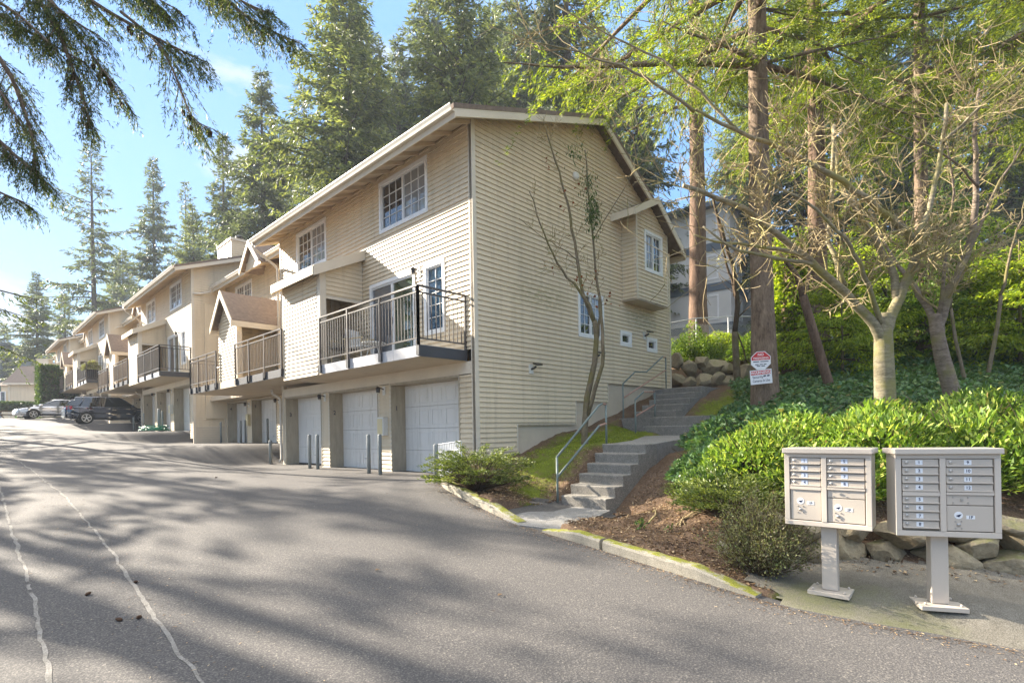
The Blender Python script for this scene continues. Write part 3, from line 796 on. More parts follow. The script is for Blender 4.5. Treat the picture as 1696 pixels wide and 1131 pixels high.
    def gutter(x, ya, yb, name='gutter'):
        mb = MB(); z = zf(x+.02)-.05; o = .13
        pr = [(x, z), (x, z-.13), (x-.09, z-.13), (x-.105, z-.08), (x-o, z-.02), (x-o, z), (x-o+.012, z), (x-o+.012, z-.015), (x-.085, z-.115), (x-.012, z-.115), (x-.012, z)]
        mb.prism([(a, ya, b) for a, b in pr], (0, yb-ya, 0)); return mb.build(name, 'gutter', root)
    gutter(EV-.024, y0-.02, ym); gutter(.826, ym+.1, y1-.35)
    mb = MB(); zg = zf(EV)-.2
    mb.tube([(EV-.08, ym-.15, zg+.02), (EV-.08, ym-.17, zg-.12), (EV+.05, ym-.22, zg-.26), (-.16, 9.98, zg-.62), (-.08, 9.93, zg-.75), (-.07, 9.92, 3.12)], .042, 8)
    mb.tube([(-.35, 9.95, 2.68), (-.33, 9.93, 2.55), (-.1, 9.9, 2.42), (-.07, 9.9, 2.3), (-.07, 9.9, .32), (-.16, 9.88, .2)], .042, 8)
    for z in (3.9, 5.2, 1.3): mb.box(-.12, .0, 9.86, 9.98, z, z+.03)
    mb.build('downspout', 'gutter', root, True)
    mb = MB(); mb.tube([(.76, y1-.42, zf(.8)-.1), (.76, y1-.4, zf(.8)-.28), (.35, y1-.22, zf(.8)-.42), (.02, y1-.22, zf(.8)-.46)], .04, 8); mb.build('downspout', 'gutter', root, True)
    # --- balcony of the forward half, with its lean-to store
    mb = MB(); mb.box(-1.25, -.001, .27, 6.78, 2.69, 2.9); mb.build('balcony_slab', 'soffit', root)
    mb = MB()
    for k in range(8): mb.box(-1.23+k*.152, -1.23+k*.152+.146, .29, 4.55, 2.905, 2.945)
    mb.build('decking', 'deck_board', root)
    for q in ((.25, 1.2), (1.205, 2.5), (2.505, 4.5)):
        mb = MB(); mb.box(-1.275, -1.252, *q, 2.7, 2.93); mb.build('fascia_plate', 'steel_plate', root)
    mb = MB(); mb.box(-1.275, -.02, .245, .268, 2.7, 2.93); mb.build('fascia_plate', 'steel_dark', root)
    for y in (.27, 1.68, 3.1, 4.5):
        mb = MB(); mb.box(-1.33, -1.277, y-.05, y+.05, 2.72, 2.92); mb.build('bracket', 'steel_dark', root)
    railing(root, [((-1.3, .27), (-1.3, 4.5), 3), ((-1.3, .27), (-.03, .27), 1)], 2.97, 4.14)
    ya, yb, xf = 4.55, 6.76, -1.25
    mb = MB(); siding(mb, FX(xf), rect(ya+.16, yb), 2.7, 5.36)
    siding(mb, (Vector((0, yb, 0)), X_, Y_), lambda z: (xf if z < 5.45 else xf+(z-5.45)/.5, 0), 2.7, 6.0, breaks=(5.45,))
    siding(mb, FY(ya), lambda z: (xf+.16 if z < 5.52 else xf+(z-5.45)/.5, -.03), 4.78, 6.02, breaks=(5.52,))
    siding(mb, FY(5.75), rect(xf+.05, -.05), 2.9, 5.6); siding(mb, FX(-.03), rect(ya, 5.75), 2.95, 6.0)
    mb.build('store_wall', 'siding', root)
    mb = MB(); mb.box(xf-.012, xf+.16, ya-.012, ya+.16, 2.9, 5.42); mb.box(xf+.16, -.02, ya-.004, ya+.05, 4.70, 4.78); mb.box(xf-.014, xf+.02, yb-.02, yb+.06, 2.7, 5.4); mb.box(-.09, -.02, ya-.01, ya+.03, 4.78, 6.0)
    mb.box(-.35, -.27, 5.69, 5.745, 2.95, 5.5)
    mb.build('corner_post', 'trim', root)
    mb = MB(); sl = .48; zt = 6.16
    x0 = -1.5
    mb.hexa([(x0, ya-.16, zt+sl*x0-.07), (-.0, ya-.16, zt-.07), (-.0, yb+.2, zt-.07), (x0, yb+.2, zt+sl*x0-.07), (x0, ya-.16, zt+sl*x0), (0, ya-.16, zt), (0, yb+.2, zt), (x0, yb+.2, zt+sl*x0)])
    r2 = mb.build('store_roof', 'shingle', root)
    mb = MB()
    for y in (ya-.19, yb+.2):
        mb.hexa([(x0, y, zt+sl*x0-.26), (-.0, y, zt-.26), (0, y+.03, zt-.26), (x0, y+.03, zt+sl*x0-.26), (x0, y, zt+sl*x0+.004), (0, y, zt+.004), (0, y+.03, zt+.004), (x0, y+.03, zt+sl*x0+.004)])
    mb.box(x0-.03, x0-.002, ya-.17, yb+.21, zt+sl*x0-.24, zt+sl*x0-.01)
    mb.build('fascia', 'trim', root)
    # --- set back half
    FR = FX(1.5); mb = MB()
    siding(mb, FR, rect(9.85, 19.85), 3.0, 8.45, [(16.45, 18.5, 7.15, 8.2), (12.0, 12.9, 3.05, 5.1)])
    siding(mb, (Vector((0, 9.87, 0)), X_, Y_), lambda z: (0, 1.5 if z < 7.5 else 1.5), 3.0, 8.0)
    mb.build('recessed_wall', 'siding', root)
    window(root, FR, 16.45, 18.5, 7.15, 8.2, 3, 3, 2, ('glass_blind', 'glass_screen'))
    FG = FX(1.45); mb = MB()
    gd = [(10.7, 13.3), (13.9, 16.6), (17.15, 19.7)]
    siding(mb, FG, rect(9.85, 19.85), .4, 2.8, [(a, b, -1, 2.735) for a, b in gd])
    mb.build('recessed_wall', 'siding', root)
    for i, (a, b) in enumerate(gd): garage(root, 1.45, a, b, .8, 2.72, str(6-i) if i else None)
    for u in (16.87, 13.6): wall_lamp(root, FG, u, 2.55)
    mb = MB(); mb.fbox(FG, 16.75, 16.98, 1.6, 2.1, .012, .15); mb.build('meter_box', 'box_beige', root, bevel=.006)
    mb = MB(); mb.box(-1.25, 1.6, 6.8, 9.86, 2.82, 3.04); mb.box(-1.25, 1.6, 9.87, 15.55, 2.82, 3.04); mb.box(.7, 1.6, 15.56, 19.84, 2.82, 3.04); mb.build('balcony_slab', 'soffit', root)
    for y in (6.9, 8.2, 9.5, 10.5, 12.6, 13.7, 14.8, 15.5):
        mb = MB(); mb.box(-1.33, -1.277, y-.05, y+.05, 2.84, 3.06); mb.build('bracket', 'steel_dark', root)
    for q in ((-1.275, -1.252, 6.8, 10.6), (-1.275, -1.252, 12.4, 15.55), (-1.275, 1.4, 15.555, 15.58)):
        mb = MB(); mb.box(*q, 2.83, 3.06); mb.build('fascia_plate', 'steel_dark', root)
    railing(root, [((-1.3, 6.85), (-1.3, 10.55), 3)], 3.1, 4.2)
    railing(root, [((-1.3, 12.45), (-1.3, 15.5), 3), ((-1.3, 15.5), (1.35, 15.5), 1)], 3.1, 4.2)
    # gabled porch
    g0, g1, gm, zp, ze = 10.62, 12.38, 11.48, 6.17, 5.15
    mb = MB(); siding(mb, FX(-1.2), lambda z: (g0+.15, g1) if z < ze+.05 else (gm-(zp-.1-z)/1.05*.92, gm+(zp-.1-z)/1.05*.92), 2.82, zp-.12, breaks=(ze+.05,))
    siding(mb, FY(g0), rect(.55, 1.5), 3.04, 5.3); siding(mb, FY(11.75), rect(-1.15, .6), 3.04, 5.3); siding(mb, FX(.57), rect(g0, 11.75), 3.04, 5.2)
    siding(mb, (Vector((0, g1, 0)), X_, Y_), rect(-1.2, 1.5), 3.04, 5.2)
    mb.build('porch_wall', 'siding', root)
    mb = MB(); mb.box(-1.212, -1.04, g0-.012, g0+.15, 3.04, 5.2); mb.box(.47, .55, g0-.012, g0+.08, 3.04, 5.2); mb.box(-1.04, .47, g0-.01, g0+.05, 4.98, 5.2); mb.build('corner_post', 'trim', root)
    mb = MB()
    for sgn in (-1, 1):
        ye = gm+sgn*1.05; zz = ze-.12
        mb.hexa([(-1.42, gm, zp-.07), (1.5, gm, zp-.07), (1.5, ye, zz-.07), (-1.42, ye, zz-.07), (-1.42, gm, zp), (1.5, gm, zp), (1.5, ye, zz), (-1.42, ye, zz)])
    mb.build('porch_roof', 'shingle', root)
    mb = MB()
    for sgn in (-1, 1):
        ye = gm+sgn*1.08; zz = ze-.15
        mb.hexa([(-1.46, gm, zp-.22), (-1.425, gm, zp-.22), (-1.425, ye, zz-.2), (-1.46, ye, zz-.2), (-1.46, gm, zp+.02), (-1.425, gm, zp+.02), (-1.425, ye, zz+.02), (-1.46, ye, zz+.02)])
        mb.box(-1.42, 1.49, min(ye, ye-sgn*.03), max(ye, ye-sgn*.03), zz-.19, zz-.005)
    mb.build('fascia', 'trim', root)
    # small gable sitting on the set back eave
    dm, dz, de, dw = 14.23, 9.12, 8.1, 1.0
    mb = MB()
    for sgn in (-1, 1):
        ye = dm+sgn*dw
        mb.hexa([(.55, dm, dz-.06), (3.4, dm, dz-.06), (1.3, ye, de-.06), (.55, ye, de-.06), (.55, dm, dz), (3.4, dm, dz), (1.3, ye, de), (.55, ye, de)])
    mb.build('dormer_roof', 'shingle', root)
    mb = MB()
    for sgn in (-1, 1):
        ye = dm+sgn*(dw+.02); mb.hexa([(.51, dm, dz-.22), (.545, dm, dz-.22), (.545, ye, de-.22), (.51, ye, de-.22), (.51, dm, dz+.01), (.545, dm, dz+.01), (.545, ye, de+.01), (.51, ye, de+.01)])
    mb.build('fascia', 'trim', root)
    mb = MB(); mb.prism([(.7, dm-.86, de-.08), (.7, dm+.86, de-.08), (.7, dm, dz-.14)], (.05, 0, 0)); mb.build('dormer_panel', 'cream_panel', root)
    # rear and plinth
    mb = MB(); mb.box(8.78, 8.85, .05, 19.9, 1.5, 7.2); mb.box(.5, 8.8, 19.75, 19.8, 2.0, 7.5); mb.build('rear_wall', 'siding', root)
def chimney(root, x0, x1, y0, y1, zt):
    mb = MB()
    z0 = zf(x0)-.1
    siding(mb, (Vector((x0, 0, 0)), Y_, -X_), rect(y0, y1), z0, zt); siding(mb, (Vector((0, y0, 0)), X_, -Y_), rect(x0, x1), z0, zt)
    siding(mb, (Vector((0, y1, 0)), X_, Y_), rect(x0, x1), z0, zt); siding(mb, (Vector((x1, 0, 0)), Y_, X_), rect(y0, y1), z0, zt)
    c = mb.build('chimney', 'siding', root)
    mb = MB(); mb.box(x0-.06, x1+.06, y0-.06, y1+.06, zt, zt+.12); mb.build('chimney_cap', 'trim', c)
    mb = MB()
    for y in (y0+.55, y1-.6):
        mb.lathe(((x0+x1)/2, y, zt+.12), (0, 0, 1), [(.12, 0), (.12, .2), (.2, .22), (.2, .3), (.13, .36)], 12)
    mb.build('flue', 'lamp_dark', c)

S1 = 'beige lap sided town house with the broad gable end, bay and side windows'
B1 = empty('townhouse', (0, 0, 0), label=S1, cat='town house', group='row of stepped beige town houses')
common(B1)
GABLE = ('gable_wall', 'foundation', 'bay', 'vent', 'side_lamp', 'gable_window', 'gable_trim')
# --- gable end with its stepped footing
G = FY(0); mb = MB()
small = [(5.77, 6.4, 3.6, 4.06), (7.3, 7.95, 3.57, 4.03)]
low = (3.73, 4.93, 3.64, 4.9)
gops = [(1.28, 9, -1, 1.28), (3.55, 9, 1.2, 1.91), (5.07, 9, 1.8, 2.46), low]+small
top = lambda z: ((.07 if z < zf(0)-.13 else (z+.13-7.8)/RS+EV), (8.82 if z < zf(8.87)-.13 else (RZ-.13-z)/RB+RX))
siding(mb, G, top, .6, RZ-.16, gops, breaks=(zf(0)-.13, zf(8.87)-.13))
mb.build('gable_wall', 'siding', B1)
mb = MB(); mb.fbox(G, -.03, .075, .4, 7.93, -.06, .03); mb.build('gable_trim', 'trim', B1)
mb = MB(); mb.fbox(G, 8.8, 8.89, 2.3, 7.25, -.06, .03)
mb.build('gable_trim', 'trim', B1)
for q in ((1.262, 1.30, .6, 1.3), (3.535, 3.57, 1.3, 1.93), (5.055, 5.09, 1.93, 2.48)):
    mb = MB(); mb.fbox(G, *q, -.02, .028); mb.build('gable_trim', 'trim', B1)
mb = MB(); mb.box(.05, 8.86, .03, .2, -.6, 2.47); mb.build('foundation', 'foundation', B1)
mb = MB(); mb.fbox(G, 1.30, 3.55, 1.268, 1.30, -.02, .02); mb.fbox(G, 3.57, 5.07, 1.9, 1.925, -.02, .02); mb.fbox(G, 5.09, 8.8, 2.45, 2.475, -.02, .02); mb.build('foundation', 'jamb', B1)
f = window(B1, G, *low, 2, 4, 2, ('glass_dark', 'glass_blind'))
f.name = 'gable_window'
for a, g in zip(small, ('glass_green', 'glass_dark')):
    f = window(B1, G, *a, 1, 1, 1, (g,), .1, False); f.name = 'gable_window'
# bay
b0, b1, bz0, bz1 = 5.94, 7.8, 4.95, 7.5
FB = FY(-.5); mb = MB(); bm_, bzp = 6.72, 7.98
bext = lambda z: (b0+.06, b1-.05) if z < 7.0 else (max(b0+.06, bm_-(bzp-.1-z)/.52), min(b1-.05, bm_+(bzp-.1-z)/.70))
siding(mb, FB, bext, bz0, bzp-.16, [(6.38, 7.46, 5.83, 7.06)], breaks=(7.0, 7.2, 7.4, 7.6))
siding(mb, (Vector((b0, 0, 0)), Y_, -X_), rect(-.5, 0), bz0, 7.45); siding(mb, (Vector((b1, 0, 0)), Y_, X_), rect(-.5, 0), bz0, 7.3)
bay = mb.build('bay', 'siding', B1)
mb = MB(); mb.box(b0-.01, b0+.065, -.52, -.43, bz0-.01, 7.5); mb.box(b1-.06, b1+.015, -.52, -.43, bz0-.01, 7.2); mb.box(b0-.012, b0+.0, -.07, -.02, bz0, 7.5); mb.build('corner_board', 'trim', bay)
mb = MB(); mb.box(b0, b1, -.5, 0, bz0-.04, bz0-.012); mb.build('bay_floor', 'soffit', bay)
mb = MB()
for xa, xb, za, zb in ((5.38, bm_, bzp-.67, bzp), (bm_, 8.3, bzp, bzp-1.12)):
    mb.hexa([(xa, -.78, za-.05), (xb, -.78, zb-.05), (xb, .0, zb-.05), (xa, .0, za-.05), (xa, -.78, za+.03), (xb, -.78, zb+.03), (xb, .0, zb+.03), (xa, .0, za+.03)])
mb.build('bay_roof', 'shingle', bay)
mb = MB()
for xa, xb, za, zb in ((5.38, bm_, bzp-.67, bzp), (bm_, 8.3, bzp, bzp-1.12)):
    mb.hexa([(xa, -.82, za-.17), (xb, -.82, zb-.17), (xb, -.785, zb-.17), (xa, -.785, za-.17), (xa, -.82, za+.04), (xb, -.82, zb+.04), (xb, -.785, zb+.04), (xa, -.785, za+.04)])
mb.box(5.36, 5.38, -.785, 0, bzp-.84, bzp-.64)
mb.build('fascia', 'trim', bay)
f = window(bay, FB, 6.38, 7.46, 5.83, 7.06, 2, 4, 2, ('glass_blind', 'glass_dark')); f.name = 'bay_window'
mb = MB(); mb.lathe((3.7, -.012, 7.9), (0, -1, 0), [(.11, 0), (.11, .05), (.08, .09), (.03, .1)], 14); mb.build('vent', 'box_grey', B1, True)
for u, z in ((1.79, 2.64), (4.46, 3.16), (7.15, 4.06)):
    mb = MB(); mb.fbox(G, u-.075, u+.075, z-.13, z+.09, .012, .04, 0)
    mb.tube([(u, -.04, z-.02), (u+.01, -.12, z), (u+.03, -.17, z+.04)], .025, 6, 1)
    p = Vector((u+.05, -.2, z+.09)); mb.hexa([p+Vector(q) for q in ((-.1, -.07, -.05), (.1, -.07, -.03), (.1, .07, .02), (-.1, .07, 0), (-.1, -.07, -.015), (.1, -.07, .005), (.1, .07, .055), (-.1, .07, .035))], 1)
    mb.build('side_lamp', ['box_grey', 'lamp_dark'], B1)
# --- the other houses of the row
houses = []
for i, (oy, oz, lab) in enumerate(((19.85, 1.25, 'second beige town house in the row, with the green hose by its garages'),
                                   (39.6, 2.42, 'third beige town house along the row, beyond the dark wagon'),
                                   (59.2, 3.05, 'farthest beige town house of the row, beside the tall clipped hedge'))):
    b = copy_tree(B1, None, GABLE); b.location = (0, oy, oz); b['label'] = lab; houses.append(b)
b2 = houses[0]
mb = MB(); siding(mb, G, lambda z: ((.07 if z < zf(0)-.13 else (z+.13-7.8)/RS+EV), 8.8 if z < zf(8.8)-.13 else (RZ-.13-z)/RB+RX), -.6, RZ-.16, breaks=(zf(0)-.13, zf(8.8)-.13))
sw = mb.build('side_wall', 'siding', b2)
mb = MB(); mb.fbox(G, -.03, .075, -.5, 7.93, -.06, .03); mb.fbox(G, 1.34, 1.44, -.5, 1.75, 0, .03); cb = mb.build('corner_board', 'trim', b2)
mb = MB(); mb.fbox(G, 0, 1.44, -.9, .35, 0, .025); fo = mb.build('plinth', 'foundation', b2)
for b in houses[1:]:
    for o in (sw, cb, fo):
        c = o.copy(); COL.objects.link(c); c.parent = b
chimney(b2, 2.0, 3.15, .55, 2.6, 9.85)
for o in [x for x in bpy.data.objects if x.parent == houses[1]]: pass
# ------------------------------------------------------------------ trees
def sub_cards(S0, SD, SL, rng, dens, cl, cwid, spread, sag, jit=.03):
    """leaf cards strung along straight shoots"""
    k = np.maximum(2, (SL*dens).astype(int)); idx = np.repeat(np.arange(len(SL)), k); n = len(idx)
    s = rng.uniform(.05, 1, n)
    P = S0[idx]+SD[idx]*(SL[idx]*s)[:, None]; P[:, 2] -= sag*(SL[idx]*s)**2
    P += rng.normal(scale=jit, size=(n, 3))
    D = SD[idx]+rng.normal(scale=spread, size=(n, 3)); D[:, 2] -= sag*1.3
    return cards(P, D, cl*rng.uniform(.6, 1.25, n), cwid*rng.uniform(.7, 1.2, n), rng)
def fir_mesh(H, base, R, tr, seed, step=.5, per=5, dens=9, card=(.36, .10), droop=.25, prof=1.0, shoot=.3, sag=.35, fine_below=None, side=None):
    rng = np.random.default_rng(seed); wood = MB()
    tp = [(0, 0, -.4)]; x = y = 0
    for i in range(1, 13):
        x += rng.normal(scale=.012*H/12); y += rng.normal(scale=.012*H/12); tp.append((x*.5, y*.5, H*i/12))
    trad = [max(.015, tr*(1-.97*i/12)**.85*(1.25 if i == 0 else 1)) for i in range(13)]
    zs_ = np.array([p[2] for p in tp]); xs_ = np.array([p[0] for p in tp]); ys_ = np.array([p[1] for p in tp])
    S0, SD, SL = [], [], []
    ph = (rng.uniform(.7, 1.3), rng.uniform(0, 6))
    z = base
    while z < H-.3:
        f = (z-base)/(H-base)
        Lm = R*((1-f)**prof)*(.35+.65*min(1, .45+f*4)) + .25
        for k in range(max(3, int(per*rng.uniform(.6, 1.3)))):
            a = rng.uniform(0, 2*math.pi); L = Lm*rng.uniform(.4, 1.3)
            if side is not None and f < .5: L *= 1+.35*math.cos(a-side)
            up = -.12+.65*f+rng.normal(scale=.1); dr = droop*(1-f*.8)
            L *= 1+.38*math.sin(z*ph[0]+a*2+ph[1])*(1-f)
            L = min(L, R*1.12)
            x0, y0 = np.interp(z, zs_, xs_), np.interp(z, zs_, ys_)
            t = np.linspace(0, 1, 6)
            ca, sa = math.cos(a), math.sin(a); w_ = rng.normal(scale=.06)
            pr = np.c_[x0+(ca*t-sa*w_*t*t)*L, y0+(sa*t+ca*w_*t*t)*L, z+L*(up*t-dr*t*t+.12*t**4)]
            if L > .6: wood.tube([Vector(p) for p in pr], [max(.008, .018*L*(1-.9*q)) for q in t], 4, cap=False)
            m = max(3, int(L/shoot)); ts = rng.uniform(.12, 1.0, m*2)
            idx = np.clip(ts*5, 0, 4.999); i0 = idx.astype(int); fr = (idx-i0)[:, None]
            P = pr[i0]*(1-fr)+pr[i0+1]*fr; T = unit(pr[i0+1]-pr[i0])
            sg = np.where(np.arange(m*2) % 2 == 0, 1, -1)*rng.uniform(.5, 1.3, m*2)
            Sd = np.cross(T, [0, 0, 1.0]); D = unit(T*rng.uniform(.35, .9, m*2)[:, None]+Sd*sg[:, None]+np.array([0, 0, -.15])+rng.normal(scale=.12, size=(m*2, 3)))
            S0.append(P); SD.append(D); SL.append((.16+.40*(1-ts)**.8)*L**.75*rng.uniform(.5, 1.15, m*2)*.9+.08)
            S0.append(pr[3:4]); SD.append(unit(pr[5:6]-pr[3:4])); SL.append(np.array([np.linalg.norm(pr[5]-pr[3])*1.05]))
        z += step*rng.uniform(.6, 1.4)*(1.15-.5*f)
    S0, SD, SL = np.concatenate(S0), np.concatenate(SD), np.concatenate(SL)
    if fine_below is None:
        V = sub_cards(S0, SD, SL, rng, dens, card[0], card[1], .38, sag)
    else:
        zc, d2, c2 = fine_below
        lo = S0[:, 2] < zc
        V = np.concatenate([sub_cards(S0[lo], SD[lo], SL[lo], rng, d2, c2[0], c2[1], .45, sag), sub_cards(S0[~lo], SD[~lo], SL[~lo], rng, dens, card[0], card[1], .38, sag)])
    trunk = MB(); trunk.tube([Vector(p) for p in tp], trad, 14, cap=False)
    return trunk, wood, V
def fir(label, loc, mats=('bark_far', 'needles_far'), name='fir_tree', group='tall firs behind the houses', rz=0, sc=1, **kw):
    tk, wd, V = fir_mesh(**kw)
    r = empty(name, loc, rz, label=label, cat='tree', group=group); r.scale = (sc, sc, sc)
    tk.build('trunk', mats[0], r, True); wd.build('branches', mats[0], r, True); cards_obj('crown', [V], mats[1], r)
    return r
def fir_copy(src, label, loc, rz=0, sc=1, group=None):
    c = copy_tree(src); c.location = loc; c.rotation_euler = (0, 0, rz); c.scale = (sc, sc, sc*1.0); c['label'] = label
    if group: c['group'] = group
    return c
def base_of(px, w):
    p = at(px, 600, w); h = hz(min(p.x, 70), min(max(p.y, -40), 90)); return Vector((p.x, p.y, h-.3))
def topz(py, w): return at(848, py, w).z
# four far kinds, each about 30 m, reused at other sizes
kinds = {}
def far_fir(kind, px, w, ytop, label, rz=0, wide=1):
    b = base_of(px, w); H = topz(ytop, w)-b.z
    spec = {'a': dict(H=30, base=4, R=5.2, tr=.42, seed=11, step=.5, per=5, dens=11, card=(.46, .12), droop=.32, shoot=.25),
            'b': dict(H=30, base=5, R=5.2, tr=.36, seed=12, step=.78, per=4, dens=9, card=(.46, .12), droop=.22, shoot=.3, prof=.85),
            'c': dict(H=30, base=2, R=6.4, tr=.5, seed=13, step=.48, per=6, dens=9.5, card=(.44, .115), droop=.42, prof=.75, shoot=.25),
            'd': dict(H=30, base=3, R=5.4, tr=.4, seed=14, step=.5, per=6, dens=11, card=(.42, .115), droop=.48, shoot=.25, prof=.85)}[kind]
    if kind not in kinds:
        r = fir(label, b, mats=('bark_far', 'needles_mid' if kind == 'c' else 'needles_far'), **spec); kinds[kind] = r
    else: r = fir_copy(kinds[kind], label, b)
    r.rotation_euler = (0, 0, rz); s = H/30; r.scale = (s*wide, s*wide, s)
far_fir('b', 157, 70, 215, 'tall open fir with a visible trunk, highest above the clipped hedge', 0)
far_fir('a', 258, 76, 248, 'slender pointed fir over the second house, between two wider firs', 1, .9)
far_fir('b', 312, 84, 288, 'thin small topped fir just right of the slender pointed one', 2, .8)
far_fir('a', 376, 58, 208, 'mid height fir just left of the chimney', 2.5)
far_fir('d', 440, 50, 105, 'tall fir standing right behind the chimney', .6)
far_fir('c', 575, 40, -70, 'large dense fir behind the long front roof', 0)
far_fir('d', 668, 52, 60, 'lower fir filling the gap behind the front eave', 1.7)
far_fir('c', 770, 38, -90, 'large dense fir behind the near corner of the roof', 2.2)
far_fir('d', 868, 46, -40, 'tall fir behind the middle of the gable roof', 3.1)
far_fir('a', 948, 33, -260, 'fir with a bare grey trunk rising behind the ridge', 4, .9)
far_fir('d', 62, 78, 436, 'short fir behind the cottage with the brown roof', 2, 1.2)
far_fir('a', 108, 92, 470, 'dark low fir between the cottage and the tallest open fir', 5, 1.4)
far_fir('c', 205, 96, 400, 'broad dark fir low behind the farthest house', 1, 1.1)
far_fir('c', 325, 66, 330, 'broad fir low behind the second house roof', 3, .9)
far_fir('d', 8, 88, 520, 'dark fir at the far end of the road on the left edge', 4, 1.3)
far_fir('b', 510, 62, 120, 'far thin fir between the chimney fir and the large dense one', 5)
far_fir('a', 1062, 44, 40, 'fir showing through the gap right of the ridge', 3)
far_fir('d', 1330, 40, -60, 'fir far behind the sign trunk, right of the flat roofed block', 2.4)
far_fir('c', 1450, 46, -30, 'broad fir far behind the pale forked tree', .5)
far_fir('a', 1545, 36, -120, 'fir behind and between the two forked trees', 1.2)
far_fir('b', 1652, 32, -200, 'bare stemmed fir near the right edge', 2.8)
far_fir('d', 1700, 44, 0, 'fir cut off by the right edge of the view', 4.2)
far_fir('b', 1592, 54, 60, 'thin far fir between two nearer stems on the right', 3.3)
far_fir('c', 1240, 60, 120, 'far dense fir above the flat roofed block', 2)
far_fir('c', 610, 58, 20, 'dense fir behind the gap left of the big fir over the front roof', 2.9)
far_fir('d', 720, 60, -30, 'dense fir between the two large firs behind the roof', 3.6, 1.2)
far_fir('c', 825, 64, 10, 'far dense fir behind the right half of the front eave', 4.4)
far_fir('d', 905, 58, 20, 'far dense fir just left of the bare grey trunk', 5.1, 1.2)
far_fir('c', 1000, 56, 40, 'far dense fir just right of the bare grey trunk', 1.4)
far_fir('d', 470, 72, 200, 'far fir low between the chimney fir and the front eave', 2.2, 1.2)
far_fir('d', 395, 84, 320, 'low far fir just left of the dormer gable', 1.9, 1.3)
# trees on the verge across the road, out of the picture, whose shade falls on the tarmac
V = kinds
for i, (k, x, y, H, rz) in enumerate((('b', -12.5, 14, 25, 0), ('b', -14.0, 21, 23, 2), ('b', -12.6, 29, 22, 1), ('a', -15.5, 37, 24, 4), ('b', -17.5, 11, 26, 3), ('b', -20, 26, 27, 5), ('a', -13.0, 46, 18, 2.2))):
    if i == 0: VG = r = fir('fir on the verge across the road, beyond the left edge of the view', (x, y, rz_(x, y)-.2), group='firs across the road', H=30, base=8, R=4.2, tr=.34, seed=17, step=1.15, per=3, dens=9, card=(.5, .14), droop=.25, shoot=.34)
    else: r = fir_copy(VG, 'fir on the verge across the road, beyond the left edge of the view', (x, y, rz_(x, y)-.2), rz, H/30, 'firs across the road')
fir('fir whose dark sprays reach in at the left edge above the cars', (-8.7, 25.5, 1.2), mats=('bark_far', 'needles_fg'), group='firs across the road', H=19, base=3.5, R=4.0, tr=.24, seed=44, step=.95, per=4, dens=14, card=(.2, .05), droop=.35, sag=.4)

# near firs on the bank (right)
p = at(1267, 640, 12.0); zb = hz(p.x, p.y)
SIGNFIR = fir('big fir with two signs nailed to its trunk', (p.x, p.y, zb-.1), mats=('bark_fir', 'needles_lime'), group='firs on the bank', H=27, base=7.8, R=5.3, tr=.265, seed=21, step=.55, per=5, dens=10, card=(.28, .07), droop=.22, sag=.3, shoot=.2, fine_below=(14.5, 70, (.10, .020)), side=2.6)
p = at(1356, 600, 17); fir('reddish stemmed fir behind the leaning dead trunk', (p.x, p.y, hz(p.x, p.y)-.1), mats=('bark_red', 'needles_lime'), group='firs on the bank', H=28, base=8.5, R=5, tr=.3, seed=22, step=.7, per=5, dens=9, card=(.3, .08), droop=.28, sag=.32, shoot=.22, fine_below=(15, 50, (.12, .024)))
p = at(1157, 560, 24); fir('stout rough trunked fir in front of the flat roofed block', (p.x, p.y, hz(p.x, p.y)-.1), mats=('bark_red', 'needles_mid'), group='firs on the bank', H=30, base=11.5, R=4.5, tr=.42, seed=23, step=.7, per=5, dens=10, card=(.3, .075), droop=.5, sag=.5)
p = at(1530, 560, 15.5); fir('high fir over the right half of the bank, its stem behind the forked trees', (p.x, p.y, hz(p.x, p.y)-.1), mats=('bark_fir', 'needles_lime'), group='firs on the bank', H=26, base=8, R=5.4, tr=.2, seed=24, step=.62, per=5, dens=10, card=(.28, .07), droop=.26, sag=.32, shoot=.21, fine_below=(15, 60, (.11, .021)))
p = at(1745, 560, 13); fir('fir just beyond the right edge with sprays hanging in', (p.x, p.y, hz(p.x, p.y)-.1), mats=('bark_fir', 'needles_lime'), group='firs on the bank', H=24, base=6.4, R=4.6, tr=.25, seed=25, step=.6, per=5, dens=10, card=(.28, .07), droop=.28, sag=.34, shoot=.21, fine_below=(13, 65, (.10, .019)))

